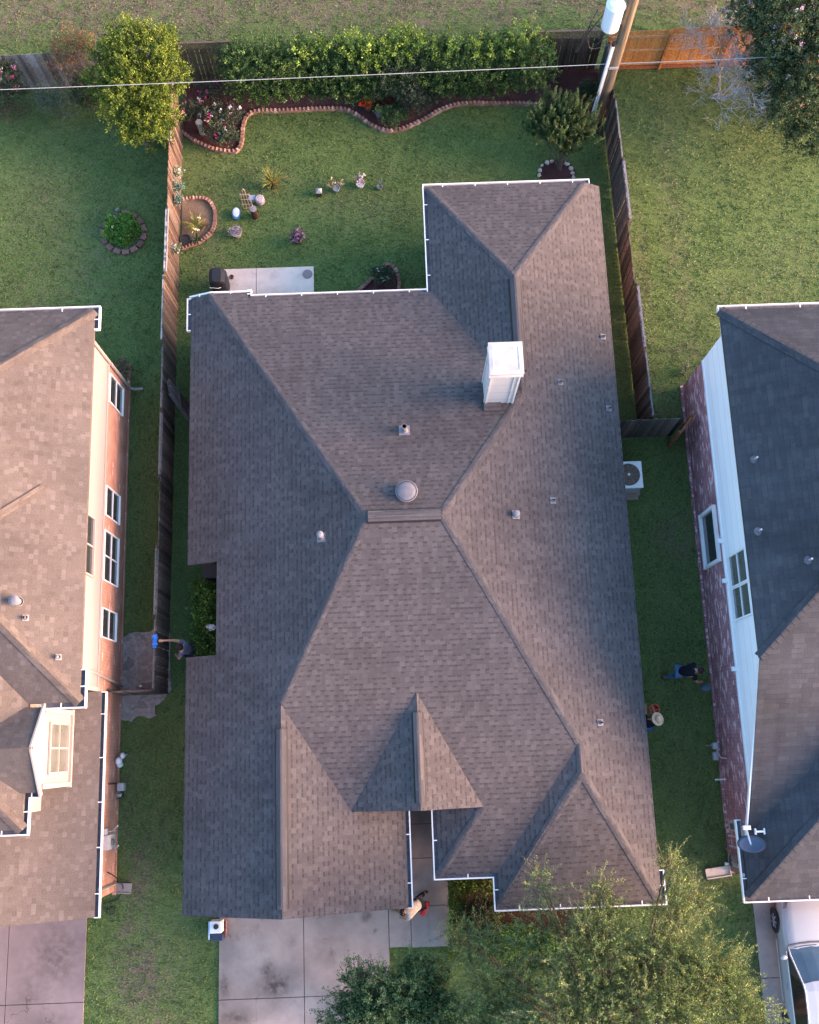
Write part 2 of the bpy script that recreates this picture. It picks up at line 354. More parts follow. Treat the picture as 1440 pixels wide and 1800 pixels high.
# ------------------------------------------------------------ ground
random.seed(3)
def ground():
    xs = [-900, -200, -60, -30] + list(np.arange(-17, 19.01, .2)) + [32, 60, 200, 900]
    ys = [-900, -200, -60, -25] + list(np.arange(-11, 31.01, .2)) + [45, 80, 200, 900]
    nx, ny = len(xs), len(ys); V = np.array([(x, y, 0) for y in ys for x in xs], float)
    F = [(j * nx + i, j * nx + i + 1, (j + 1) * nx + i + 1, (j + 1) * nx + i) for j in range(ny - 1) for i in range(nx - 1)]
    me = bpy.data.meshes.new('lawn'); me.from_pydata(V.tolist(), [], F); me.update()
    X, Y = V[:, 0], V[:, 1]
    def ss(a, b, v): t = np.clip((v - a) / (b - a), 0, 1); return t * t * (3 - 2 * t)
    wob = .35 * np.sin(X * 1.7) + .25 * np.sin(X * .6 + 1)
    dry = .95 * ss(24.9, 26.8, Y + wob)
    blobs = [(-8.1, -6.3, .9, 1.3, 1.0), (-7.6, -7.6, .5, .5, .8), (-8.2, -3.5, .45, 1.3, 1.0), (-8.5, -5.0, .4, .5, .9), (-7.6, -2.5, .4, 1.5, .35), (-7.7, -8, 1, 1, .6), (-10.5, 17.0, 1.6, 2.5, .3), (-12.5, 15, 1.5, 2, .3),
             (12.2, 14.5, 2.6, 1.6, .28), (9.9, 16.5, .5, 6, .38), (14, 16, 2.0, 1.2, .25), (11.5, 12.4, 1.2, .6, .3), (-12, 19, 2, 2, .3), (8.6, 15, .35, 4, .4), (-3, 14.9, 2, .35, .35), (-4.9, 15.5, .5, .8, .3), (-4.5, 19.6, 1.5, .8, .25),
             (8.9, 6.3, .75, .9, .9), (8.6, 10.8, .8, .8, .55), (9.8, 12.8, .9, .5, .45), (10, -6.8, .8, 1.6, .35), (8.8, -4, .8, 1.3, .3), (-1, 18.6, 2.5, .7, .25), (-6.3, 17.5, .5, 3, .35),
             (-8.6, -1.5, .35, 2.5, .4), (2.5, 19.3, 2, .7, .15), (-7.0, -5.5, .6, 2, .25)]
    global DRY; DRY = blobs
    for bx, by, rx, ry, a in blobs: dry = np.maximum(dry, a * np.exp(-(((X - bx) / rx) ** 2 + ((Y - by) / ry) ** 2)))
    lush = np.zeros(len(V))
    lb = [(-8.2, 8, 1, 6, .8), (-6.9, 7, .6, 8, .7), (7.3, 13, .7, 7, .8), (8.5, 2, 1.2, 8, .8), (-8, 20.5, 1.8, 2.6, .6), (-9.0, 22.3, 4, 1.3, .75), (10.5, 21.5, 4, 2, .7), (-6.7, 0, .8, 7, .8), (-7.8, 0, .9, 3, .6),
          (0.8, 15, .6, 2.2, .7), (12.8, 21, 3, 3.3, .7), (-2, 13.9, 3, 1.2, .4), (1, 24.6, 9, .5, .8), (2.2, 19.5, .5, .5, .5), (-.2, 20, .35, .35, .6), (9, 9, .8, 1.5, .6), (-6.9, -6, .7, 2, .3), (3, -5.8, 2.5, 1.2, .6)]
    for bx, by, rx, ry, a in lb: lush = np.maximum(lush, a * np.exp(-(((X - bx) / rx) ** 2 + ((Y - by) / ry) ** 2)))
    for n, arr in (('dry', dry), ('lush', lush)):
        a = me.attributes.new(n, 'FLOAT', 'POINT'); a.data.foreach_set('value', arr.astype(np.float32))
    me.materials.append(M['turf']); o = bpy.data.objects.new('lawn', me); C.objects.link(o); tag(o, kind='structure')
ground()
def inpoly(x, y, P):
    c = False; j = len(P) - 1
    for i in range(len(P)):
        if (P[i][1] > y) != (P[j][1] > y) and x < (P[j][0] - P[i][0]) * (y - P[i][1]) / (P[j][1] - P[i][1]) + P[i][0]: c = not c
        j = i
    return c
def slabgrid(name, rects, z, t, mat, stains=()):
    """concrete slabs with real gaps between them; each a fine grid so stains have shape"""
    mb = MB(); st = []
    for x0, y0, x1, y1 in rects:
        g = .02; x0 += g / 2; x1 -= g / 2; y0 += g / 2; y1 -= g / 2
        nx = max(1, int((x1 - x0) / .1)); ny = max(1, int((y1 - y0) / .1)); n0 = len(mb.v)
        vs = [(x0 + (x1 - x0) * i / nx, y0 + (y1 - y0) * j / ny, z) for j in range(ny + 1) for i in range(nx + 1)]
        mb.add(vs, [(j * (nx + 1) + i, j * (nx + 1) + i + 1, (j + 1) * (nx + 1) + i + 1, (j + 1) * (nx + 1) + i) for j in range(ny) for i in range(nx)])
        mb.add([(x0, y0, z), (x1, y0, z), (x1, y1, z), (x0, y1, z), (x0, y0, z - t), (x1, y0, z - t), (x1, y1, z - t), (x0, y1, z - t)],
               [(1, 0, 4, 5), (2, 1, 5, 6), (3, 2, 6, 7), (0, 3, 7, 4)])
    for v in mb.v:
        s = 0
        for bx, by, rx, ry, a in stains: s = max(s, a * math.exp(-(((v[0] - bx) / rx) ** 2 + ((v[1] - by) / ry) ** 2)))
        st.append(s)
    o = mb.build(name, mat); a = o.data.attributes.new('stain', 'FLOAT', 'POINT'); a.data.foreach_set('value', np.array(st, dtype=np.float32))
    return tag(o, kind='structure')
dx0, dx1 = at(385, 1700).x, at(684, 1640).x
xj = at(535, 1700).x; yj = at(500, 1753).y; ye = at(700, 1665).y
slabgrid('driveway', [(dx0, -3.9, xj, -1), (dx0, yj, xj, -3.9), (dx0, -14, xj, yj), (xj, -3.9, dx1, -1), (xj, yj, dx1, -3.9), (xj, -14, dx1, yj)], .05, .2, M['concrete'],
    [(at(485, 1730).x, at(485, 1730).y, .45, .34, 1.0), (at(470, 1705).x, at(470, 1705).y, .25, .2, .9), (at(645, 1610).x, at(645, 1610).y, .16, .14, .9), (at(585, 1675).x, at(585, 1675).y, .07, .09, .7), (at(395, 1720).x, at(395, 1735).y, .14, .5, .8), (at(410, 1790).x, at(410, 1790).y, .5, .22, .8), (at(515, 1655).x, at(515, 1655).y, .14, .12, .35), (at(660, 1635).x, at(660, 1635).y, .07, .06, .6), (at(430, 1790).x, at(430, 1790).y, .3, .25, .3)])
wx = at(723, 1640).x; w1 = at(790, 1600).x
yw = [at(740, a).y for a in (1665, 1592, 1508, 1448, 1380, 1300)]
slabgrid('walkway', [(dx1, ye, wx, -3.0), (wx, yw[0], w1, yw[1])] + [(wx - .25, yw[i], w1, yw[i + 1]) for i in range(1, 5)], .05, .2, M['concrete'], [(at(752, 1625).x, at(752, 1625).y, .07, .3, .4), (at(690, 1600).x, at(690, 1600).y, .1, .08, .2)])
pc = at(404, 474), at(552, 471), at(553, 530)
slabgrid('patio', [(pc[0].x - .3, 12.6, at(451, 480).x, pc[0].y), (at(451, 480).x, 12.6, pc[1].x, pc[0].y)], .06, .2, M['patio'],
    [(at(538, 483).x, at(538, 483).y, .17, .17, .35), (at(425, 482).x, at(425, 482).y, .25, .15, .3), (at(480, 485).x, at(480, 485).y, .16, .14, .28), (at(500, 515).x, at(500, 515).y, .9, .2, .15)])
lx = at(150, 1720).x; ll = at(14, 1700).x; lj = at(100, 1763).y
slabgrid('neighbour_driveway', [(ll, lj, lx, -2), (ll, -14, lx, lj), (-16, lj, ll, -2), (-16, -14, ll, lj)], .05, .2, M['concrete_l'], [(at(100, 1680).x, -5.6, .8, .9, .55), (at(60, 1720).x, -6.5, .5, .5, .35), (at(90, 1790).x, -7.5, .8, .4, .35)])
rx = at(1322, 1583).x; rj = at(1340, 1719).y
slabgrid('neighbour_driveway', [(rx, rj, 16, -3), (rx, -14, 16, rj)], .05, .2, M['concrete'])
def sheet(name, pts, z, mat, kind='structure'):
    mb = MB(); mb.slab([(p[0], p[1], z) for p in pts], z + .02); return tag(mb.build(name, mat), kind=kind)
def spline(pts, n=6, closed=False):
    P = [Vector(p) for p in pts]; out = []; L = len(P)
    for i in range(L if closed else L - 1):
        a, b, c, d = (P[(i - 1) % L], P[i], P[(i + 1) % L], P[(i + 2) % L]) if closed else (P[max(i - 1, 0)], P[i], P[i + 1], P[min(i + 2, L - 1)])
        for k in range(n):
            t = k / n; out.append(.5 * ((2 * b) + (c - a) * t + (2 * a - 5 * b + 4 * c - d) * t * t + (3 * b - a - 3 * c + d) * t ** 3))
    if not closed: out.append(P[-1])
    return out
# edging lines surveyed from the photo
E1 = [at(*p) for p in [(318, 232), (340, 248), (370, 262), (400, 268), (418, 266), (426, 250), (428, 225), (436, 205), (455, 197), (490, 197), (530, 195), (575, 193), (608, 195), (632, 207), (655, 223), (682, 232), (712, 227), (745, 212), (780, 193), (815, 184), (860, 184), (905, 184), (945, 186)]]
E2 = [at(*p) for p in [(320, 353), (345, 350), (365, 353), (377, 368), (379, 388), (372, 410), (350, 427), (320, 438)]]
E3 = [at(*p) for p in [(628, 514), (645, 500), (660, 485), (668, 472), (685, 467), (697, 478), (702, 498), (700, 516)]]
s1 = spline(E1)
sheet('mulch_bed', [(p.x, p.y) for p in s1] + [(at(945, 186).x, at(945, 186).y), (5.6, 22.4), (7.7, 21.0), (7.7, 23.8), (-7.3, 23.8), (-7.3, 21.8)], .03, M['mulch'])
sheet('mulch_bed', [(p.x, p.y) for p in spline(E3)], .03, M['mulch'])
sheet('soil_bed', [(p.x, p.y) for p in spline(E2)], .03, M['soil'])
sheet('mulch_bed', [(at(980 + 32 * math.cos(a), 305 + 24 * math.sin(a)).x, at(980 + 32 * math.cos(a), 305 + 24 * math.sin(a)).y) for a in np.arange(0, 6.28, .4)], .034, M['mulch'])
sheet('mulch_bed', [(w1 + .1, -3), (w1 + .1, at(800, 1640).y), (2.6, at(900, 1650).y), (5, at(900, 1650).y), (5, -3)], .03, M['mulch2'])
dp = [(216, 1120), (232, 1112), (260, 1112), (278, 1104), (300, 1107), (300, 1215), (292, 1226), (285, 1234), (274, 1240), (275, 1258), (264, 1262), (246, 1257), (232, 1268), (210, 1266), (209, 1200), (212, 1140)]
random.seed(5)
dpp = []
for i in range(len(dp)):
    a, b = dp[i], dp[(i + 1) % len(dp)]
    for k in range(4): t = k / 4; dpp.append(at(a[0] + (b[0] - a[0]) * t + random.uniform(-1.5, 1.5), a[1] + (b[1] - a[1]) * t + random.uniform(-1.5, 1.5)))
sheet('bare_earth', [(p.x, p.y) for p in dpp], .05, M['dirt'])

# ------------------------------------------------------------ foliage
def leafmesh(name, P, D, L, W, col, parent=None, mat='leaf', fold=True):
    """P centres, D directions (n,3), L lengths, W widths, col (n,3): one rhombus leaf each"""
    n = len(P); rng = np.random.default_rng(n + 5)
    D = D / (np.linalg.norm(D, axis=1, keepdims=True) + 1e-9)
    A = rng.normal(size=(n, 3)); A[:, 2] *= .5; U = np.cross(D, A); U /= (np.linalg.norm(U, axis=1, keepdims=True) + 1e-9)
    V = np.empty((n, 4, 3)); L = np.broadcast_to(L, n)[:, None]; W = np.broadcast_to(W, n)[:, None]
    V[:, 0] = P - D * L * .5; V[:, 1] = P + U * W * .5 - D * L * .05; V[:, 2] = P + D * L * .5; V[:, 3] = P - U * W * .5 - D * L * .05
    off = np.array(root_loc(parent)) if parent else np.zeros(3)
    me = bpy.data.meshes.new(name); me.vertices.add(n * 4); me.vertices.foreach_set('co', (V - off).astype(np.float32).ravel())
    me.loops.add(n * 4); me.loops.foreach_set('vertex_index', np.arange(n * 4, dtype=np.int32)); me.polygons.add(n)
    me.polygons.foreach_set('loop_start', np.arange(0, n * 4, 4, dtype=np.int32)); me.update(calc_edges=True)
    c = np.repeat(np.concatenate([col, np.ones((n, 1))], 1), 4, 0).astype(np.float32)
    ca = me.color_attributes.new('col', 'FLOAT_COLOR', 'POINT'); ca.data.foreach_set('color', c.ravel())
    me.materials.append(M[mat]); o = bpy.data.objects.new(name, me); C.objects.link(o)
    if parent: o.parent = parent
    return o
def pick(rng, n, pal, jit=.18):
    pal = np.array(pal); i = rng.integers(0, len(pal), n); c = pal[i] * (1 + rng.normal(0, jit, (n, 1))); return np.clip(c, .002, 1)
def crown(blobs, ntwig, per, tl, leaf, pal, seed, out=.75, upb=.5, hollow=.55, zmin=.05, clump=None, hug=0, vj=.12):
    """twigs carrying leaves; blobs = (centre, radii, weight). returns P,D,L,W,col,twigs"""
    rng = np.random.default_rng(seed); Ps = []; Ds = []; Cs = []; tw = []
    ws = np.array([b[2] if len(b) > 2 else 1 for b in blobs], float); ws /= ws.sum()
    bi = rng.choice(len(blobs), ntwig, p=ws)
    for k in range(ntwig):
        b = blobs[bi[k]]; c = np.array(b[0]); r = np.array(b[1]); d = rng.normal(size=3); d[2] = abs(d[2]) * .9 - .25 * rng.random(); d /= np.linalg.norm(d)
        q = hollow + (1 - hollow) * rng.random() ** .6
        # lumpy outline
        q *= 1 + .16 * math.sin(5 * math.atan2(d[1], d[0]) + seed + bi[k]) + .10 * math.sin(9 * d[0] + 7 * d[2] + seed * 2 + bi[k] * 3)
        p = c + d * r * q
        if p[2] < zmin: p[2] = zmin + .1 * rng.random()
        dr = d * out + np.array([0, 0, upb]) + rng.normal(0, .35, 3); dr /= np.linalg.norm(dr)
        ln = tl * (.6 + .8 * rng.random()); e = p + dr * ln; tw.append((p - dr * ln * .3, e))
        m = per; t = rng.random(m)[:, None]; lp = p + dr * ln * t + rng.normal(0, hug or leaf[0] * .55, (m, 3)) * (1.15 - .75 * t if hug else 1)
        ld_ = dr * .7 + rng.normal(0, .7, (m, 3)); Ps.append(lp); Ds.append(ld_)
        cc = pick(rng, 1, pal, vj)[0] * np.array([1, 1, 1.]); Cs.append(np.clip(cc * (1 + rng.normal(0, .10, (m, 1))), .003, 1))
    P = np.concatenate(Ps); D = np.concatenate(Ds); Cc = np.concatenate(Cs); P[:, 2] = np.maximum(P[:, 2], zmin * .5)
    n = len(P); return P, D, leaf[0] * (.7 + .6 * rng.random(n)), leaf[1] * (.7 + .6 * rng.random(n)), Cc, tw
def twigs(name, tw, r, mat, parent, every=1):
    mb = MB()
    for a, b in tw[::every]: mb.tube([a, b], [r, r * .35], 3, False)
    return mb.build(name, mat, parent)
def plant(name, label, cat, base, blobs, ntwig, per, tl, leaf, pal, seed, group=None, stem=.0, stems=1, twigr=0, twigmat='bark', limbs=True, flowers=None, **kw):
    root = thing(name, label, cat, base, group)
    P, D, L, W, cc, tw = crown(blobs, ntwig, per, tl, leaf, pal, seed, **kw)
    cr = leafmesh('crown' if stem > .05 else 'foliage', P, D, L, W, cc, root)
    rng = random.Random(seed); mb = MB(); b0 = Vector(base)
    if stem:
        for b in blobs:
            c = Vector(b[0]); n = 3 if limbs else 1
            for k in range(n):
                e = c + Vector((rng.uniform(-.6, .6) * b[1][0], rng.uniform(-.6, .6) * b[1][1], rng.uniform(-.1, .5) * b[1][2]))
                m1 = b0.lerp(c, .4) + Vector((rng.uniform(-.1, .1), rng.uniform(-.1, .1), .1)); m0 = b0 + Vector((rng.uniform(-1, 1), rng.uniform(-1, 1), 0)) * stem * .8
                mb.tube([m0, m0.lerp(m1, .5) + Vector((0, 0, .1)), m1, e], [stem, stem * .8, stem * .55, stem * .15], 6)
        mb.build('trunk' if stem > .05 else 'stem', M['bark'], root)
    if twigr: twigs('twig', tw, twigr, M[twigmat], cr)
    if flowers:
        n, size, fpal, topz = flowers; g = np.random.default_rng(seed + 9); hi = P[np.argsort(-P[:, 2])][:int(len(P) * topz)]
        sel = hi[g.choice(len(hi), n)]; F = []
        for s_ in sel: F.append(s_ + g.normal(0, size * .45, (9, 3)) + np.array([0, 0, size * .7]))
        Pf = np.concatenate(F); cf = np.repeat(pick(g, n, fpal, .08), 9, 0)
        leafmesh('blossom', Pf, g.normal(size=Pf.shape) * [1, 1, .3], size * .9, size * .8, cf, root, 'petal')
    return root
def spiky(name, label, cat, px, py, z0, n, L, W, pal, seed, group=None, up=.8, pot_=None, flowers=None):
    b0 = at(px, py, 0); o = thing(name, label, cat, b0, group); rng = np.random.default_rng(seed); d = rng.normal(size=(n, 3)); d[:, 2] = np.abs(d[:, 2]) * .6 + up * .6; d /= np.linalg.norm(d, axis=1, keepdims=True)
    ln = L * (.65 + .5 * rng.random(n)); c0 = np.array([b0.x, b0.y, z0]); mid = c0 + d * ln[:, None] * .42; d2 = d + np.array([0, 0, -.45]) * rng.random((n, 1)); d2 /= np.linalg.norm(d2, axis=1, keepdims=True)
    tip = c0 + d * ln[:, None] * .78 + (d2 - d) * ln[:, None] * .2
    P = np.concatenate([mid, tip]); D = np.concatenate([d, d2]); LL = np.concatenate([ln * .85, ln * .5]); c = pick(rng, n, pal, .15)
    leafmesh('foliage', P, D, LL, np.concatenate([np.full(n, W), np.full(n, W * .75)]), np.concatenate([c, c * 1.12]), o)
    if pot_: b = MB(); b.col(*pot_[2]); b.lathe(b0, [(pot_[0] * .75, 0), (pot_[0], pot_[1] * .85), (pot_[0] + .02, pot_[1] * .86), (pot_[0] + .02, pot_[1]), (pot_[0] - .01, pot_[1]), (.001, pot_[1] - .03)], 16, cap=False); b.build('pot', M['attr'], o)
    if flowers:
        nf, size, fp = flowers; q = tip[rng.choice(n, nf)] + [0, 0, .03]; Pf = np.concatenate([x + rng.normal(0, size * .4, (9, 3)) for x in q]); leafmesh('blossom', Pf, rng.normal(size=Pf.shape) * [1, 1, .3], size, size * .9, np.repeat(pick(rng, nf, fp, .06), 9, 0), o, 'petal')
    return o
G_YEL = [(.125, .18, .022), (.09, .14, .018), (.175, .225, .03), (.055, .095, .015), (.11, .165, .02)]
G_DK = [(.035, .06, .024), (.05, .08, .035), (.025, .045, .02), (.07, .10, .05)]
G_MID = [(.07, .14, .03), (.10, .18, .04), (.05, .10, .025), (.13, .22, .05)]
G_LIME = [(.15, .24, .035), (.21, .30, .045), (.12, .20, .03)]
G_OLIVE = [(.17, .20, .06), (.25, .25, .07), (.12, .16, .05), (.10, .14, .05), (.32, .30, .09)]
G_GREY = [(.10, .15, .09), (.14, .19, .12), (.07, .11, .07)]

# ------------------------------------------------------------ roof and wall builders
def roofmesh(name, polys, mat, parent, t=.12):
    mb = MB(); cnt = {}
    key = lambda p: (round(p[0], 3), round(p[1], 3), round(p[2], 3))
    for P in polys:
        P = [Vector(p) for p in P]; n = Vector((0, 0, 0))
        for i in range(len(P)): n += P[i].cross(P[(i + 1) % len(P)])
        if n.z < 0: P = P[::-1]
        mb.poly(P); mb.poly([p - Vector((0, 0, t)) for p in P[::-1]])
        for i in range(len(P)):
            a, b = P[i], P[(i + 1) % len(P)]; k = (key(a), key(b))
            if (k[1], k[0]) in cnt: cnt.pop((k[1], k[0]))
            else: cnt[k] = (a, b)
    for a, b in cnt.values():
        d = Vector((0, 0, t)); mb.add([a, a - d, b - d, b], [(0, 1, 2, 3)])
    return mb.build(name, mat, parent)
def rz(p, x, y): return p[0] * x + p[1] * y + p[2]
def caps(mb, a, b, pA, pB, w=.15, lift=.014, piece=.145):
    """overlapping cap shingles down a hip or along a ridge"""
    a, b = Vector(a), Vector(b); mb.mark()
    if b.z > a.z: a, b = b, a
    d = b - a; L = d.length; d2 = Vector((d.x, d.y, 0)).normalized(); s = Vector((-d2.y, d2.x, 0)); n = max(1, int(L / piece))
    for i in range(n):
        q = []
        for t, l in ((i / n, lift), (min(1, (i + 1.12) / n), lift + .012)):
            c = a + d * t
            for k in (-w, -w * .35, 0, w * .35, w):
                x, y = c.x + s.x * k, c.y + s.y * k; z = min(rz(pA, x, y), rz(pB, x, y)) + l - (.006 if k == 0 else 0)
                q.append((x, y, z))
        lo = [(x, y, z - .02) for x, y, z in q]
        mb.add(q + lo, [(k, k + 1, k + 6, k + 5) for k in range(4)] + [(k + 5, k + 6, k + 16, k + 15) for k in range(4)] + [(0, 5, 15, 10), (4, 14, 19, 9)])
def ridgevent(parent, a, b, pA, pB, w=.155, lift=.085):
    a, b = Vector(a), Vector(b); d = (b - a); L = d.length; d.normalize(); s = Vector((-d.y, d.x, 0)); top = MB(); side = MB(); n = max(1, int(L / .3))
    def pt(t, k, l): c = a + d * t; x, y = c.x + s.x * k, c.y + s.y * k; return Vector((x, y, min(rz(pA, x, y), rz(pB, x, y)) + l))
    for i in range(n):
        t0, t1 = L * i / n, L * (i + 1) / n; l = lift + (i % 2) * .003
        for k0, k1 in ((-w, -.03), (-.03, .03), (.03, w)):
            top.add([pt(t0, k0, l), pt(t0, k1, l), pt(t1, k1, l), pt(t1, k0, l)], [(0, 1, 2, 3)])
    for k0, k1 in ((-w, -.03), (-.03, .03), (.03, w)):
        for t in (0, L): side.add([pt(t, k0, lift), pt(t, k1, lift), pt(t, k1, 0.004), pt(t, k0, 0.004)], [(0, 1, 2, 3)])
    for k in (-w, w):
        e = k + (.04 if k > 0 else -.04)
        side.add([pt(0, k, lift), pt(L, k, lift), pt(L, e, .008), pt(0, e, .008)], [(0, 1, 2, 3)])
    o = top.build('ridge_vent', M['sh_cap'], parent); side.build('vent_edge', M['black'], o); return o
def gutter(parent, pts, outward, w=.13, dp=.12, dz=-.015, strap=.95, ends=True, lip=.034, mat='white'):
    """pts: eave line points; outward: +1 left of travel / -1 right"""
    P = [Vector(p) for p in pts]; n = len(P); off = []
    dirs = [(P[i + 1] - P[i]) for i in range(n - 1)]
    nr = [Vector((-d.y, d.x, 0)).normalized() * outward for d in dirs]
    for i in range(n):
        if i == 0: o = nr[0]
        elif i == n - 1: o = nr[-1]
        else: m = (nr[i - 1] + nr[i]); o = m / max(.3, m.dot(nr[i]))
        off.append(o)
    W = MB(); T = MB(); Sx = MB(); z = Vector((0, 0, 1))
    for i in range(n - 1):
        a0, b0 = P[i], P[i + 1]; 
        def q(k, h, e): return (P[i] if e == 0 else P[i + 1]) + off[i if e == 0 else i + 1] * k + z * (h + dz)
        for prof in ([(w, 0), (w - lip, 0)], [(w - lip, 0), (w - lip, -dp + .01)], [(w, 0), (w, -dp)], [(w, -dp), (-.03, -dp)]):
            (k0, h0), (k1, h1) = prof; W.add([q(k0, h0, 0), q(k1, h1, 0), q(k1, h1, 1), q(k0, h0, 1)], [(0, 1, 2, 3)])
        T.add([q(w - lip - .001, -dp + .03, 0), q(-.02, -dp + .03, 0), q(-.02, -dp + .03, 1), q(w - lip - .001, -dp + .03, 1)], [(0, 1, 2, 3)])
        L = (b0 - a0).length; m = max(1, int(L / strap))
        for k in range(m):
            t = (k + .5) / m; c = a0.lerp(b0, t) + nr[i] * (w * .42) + z * (dz + .004); dd = (b0 - a0).normalized()
            Sx.mark(); Sx.bar(c - nr[i] * w * .62, c + nr[i] * w * .5, .028, .006)
    if ends:
        for i, sgn in ((0, -1), (n - 1, 1)):
            dd = dirs[0 if i == 0 else -1].normalized() * sgn; c = P[i] + off[i] * (w / 2 - .015) + z * (dz - dp / 2)
            o_ = nr[0 if i == 0 else -1]; W.bar(c - o_ * (w / 2 + .01) + dd * .012, c + o_ * (w / 2 + .016) + dd * .012, .024, dp + .004)
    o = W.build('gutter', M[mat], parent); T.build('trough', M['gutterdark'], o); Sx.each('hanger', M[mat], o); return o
def walls(mb, pts, z0, z1, closed=False):
    n = len(pts)
    for i in range(n if closed else n - 1):
        a, b = pts[i], pts[(i + 1) % n]; mb.add([(a[0], a[1], z0), (b[0], b[1], z0), (b[0], b[1], z1), (a[0], a[1], z1)], [(0, 1, 2, 3)])
def window(parent, c, w, h, nx, glass='glass', frame='white', th=.05, fw=.05, rows=1, cols=2, label=None, proud=.03):
    """window on a wall: c centre, nx outward normal (unit, plan); frame > pane, muntins"""
    c = Vector(c); n = Vector((nx[0], nx[1], 0)); s = Vector((-n.y, n.x, 0)); z = Vector((0, 0, 1)); F = MB(); G = MB()
    def rect(mb, cu, cz, du, dz_, t, o): 
        m = Matrix((s, n, z)).transposed(); mb.box(c + s * cu + z * cz + n * o, (du, t, dz_), m=m)
    rect(F, 0, h / 2 - fw / 2, w, fw, th, proud); rect(F, 0, -h / 2 + fw / 2, w, fw, th + .02, proud + .01)
    for k in (-1, 1): rect(F, k * (w / 2 - fw / 2), 0, fw, h - 2 * fw, th, proud)
    for i in range(1, cols): rect(F, -w / 2 + w * i / cols, 0, fw * .8, h - 2 * fw, th * .8, proud)
    for i in range(1, rows): rect(F, 0, -h / 2 + h * i / rows, w - 2 * fw, fw * .6, th * .7, proud)
    rect(G, 0, 0, w - fw, h - fw, .012, .012)
    o = F.build('window', M[frame], parent)
    if label: o['label'] = label
    G.build('pane', M[glass], o); return o

# ------------------------------------------------------------ the house in the middle
pW, pE, pN, pS = (.433, 0, 5.259), (-.391, 0, 5.284), (0, -.266, 6.51), (0, .222, 3.448)
pGE, pWW, pWN, pW2, pSS, pW3 = (-.356, 0, 2.494), (.41, 0, 2.325), (0, -.28, 7.725), (.316, 0, 1.957), (0, .224, 3.631), (.302, 0, 2.48)
xW, xE, yN, yN2, yF, yWN = -6.41, 6.78, 14.1, 13.92, -4.27, 17.55
house = thing('brick_house', 'single storey brick house under a big dark shingle hip roof with a white chimney', 'house', (0, 4, 0))
R1w, R1e = meet(pW, pN, pS), meet(pE, pN, pS)
G0 = meet(pW, pS, pGE); G1 = meet_y(pW, pGE, yF); NWc = meet_y(pW, pN, yN); X1 = meet(pN, pE, pWW); WG = meet(pWW, pWN, pE)
WNe = meet_y(pWN, pE, yWN); T1 = meet(pS, pE, pW2); T2 = meet(pSS, pE, pW2); SSe = meet_y(pE, pSS, -4.3)
n0 = on(331, 993, pW); n1 = on(381, 993, pW); n2 = on(380, 1150, pW); n3 = on(327, 1156, pW)
xn = (n1.x + n2.x) / 2
Wp = lambda x, y: zz(pW, x, y)
xst = on(436, 518, pN).x; V1 = meet_y(pS, pGE, -1.65); C2 = Vector((2.31, -4.3, rz(pW2, 2.31, 0)))
S3 = meet_y(pS, pW3, -3.43); S3t = meet_y(pS, pW3, -1.65); D0 = Vector((.25, 1.5, 3.79)); D1 = Vector((.25, -1.65, 3.79))
DW = Vector((V1.x - .02, -1.65, V1.z + .005)); DE = Vector((1.98, -1.65, 3.09)); xg = -.18
Hh = lambda y: meet_y(pW, pS, y)
polys = [[Wp(xW, yN), NWc, R1w, Hh(n0.y), Wp(xn, n0.y), Wp(xW, n0.y)], [Wp(xn, n0.y), Hh(n0.y), Hh(n3.y), Wp(xn, n3.y)],
         [Wp(xW, n3.y), Wp(xn, n3.y), Hh(n3.y), G0, G1, Wp(xW, yF)],
         [NWc, zz(pN, xst, yN), zz(pN, xst, yN2), zz(pN, 1.19, yN2), X1, R1e, R1w],
         [zz(pN, 1.19, yN2), zz(pWW, 1.19, yWN), WG, X1],
         [zz(pWW, 1.19, yWN), WNe, WG],
         [WNe, zz(pE, xE, yWN - .05), zz(pE, xE, -4.3), SSe, T2, T1, R1e, X1, WG],
         [R1w, R1e, T1, zz(pS, 2.31, -3.43), S3, S3t, V1, G0, Hh(n3.y), Hh(n0.y)],
         [G0, V1, zz(pGE, xg, -1.2), zz(pGE, xg, yF), G1],
         [T1, T2, C2, zz(pW2, 2.31, -3.43)], [T2, SSe, C2],
         [S3, S3t, zz(pW3, .685, -1.65)]]
M['vent'] = plain('dull_vent_metal', (.17, .165, .18), .6, .4, var=.2)
roof = roofmesh('roof', polys, M['sh_main'], house)
dorm = roofmesh('porch_gable_roof', [[D0, DW, D1], [D0, D1, DE]], M['sh_main'], house, .1)
cp = MB()
for a, b, p, q in ((NWc, R1w, pW, pN), (R1w, G0, pW, pS), (R1e, X1, pE, pN), (R1e, T1, pE, pS), (T2, SSe, pE, pSS), (T2, C2, pW2, pSS), (T1, T2, pE, pW2),
                   (WNe, WG, pE, pWN), (zz(pWW, 1.19, yWN), WG, pWW, pWN), (S3t, S3, pS, pW3)): caps(cp, a, b, p, q, w=.12, lift=.008)
cp.each('hip_cap', M['sh_cap'], roof)
pDW, pDE = (.37, 0, 3.79 - .37 * .25), (-.405, 0, 3.79 + .405 * .25)
ridgevent(roof, R1w + Vector((.04, 0, 0)), R1e - Vector((.04, 0, 0)), pN, pS, w=.155)
ridgevent(roof, Vector((WG.x, WG.y - .12, 0)), Vector((X1.x, X1.y + .75, 0)), pWW, pE)
g0y = on(497, 1281, pW).y; ridgevent(roof, Vector((G0.x, g0y, 0)), Vector((G0.x, yF + .25, 0)), pW, pGE, w=.14)
ridgevent(roof, Vector((.25, on(738, 1252, pW).y + .0, 0)) if False else Vector((.25, at(738, 1252, 3.79).y, 0)), Vector((.25, -1.45, 0)), pDW, pDE, w=.125)
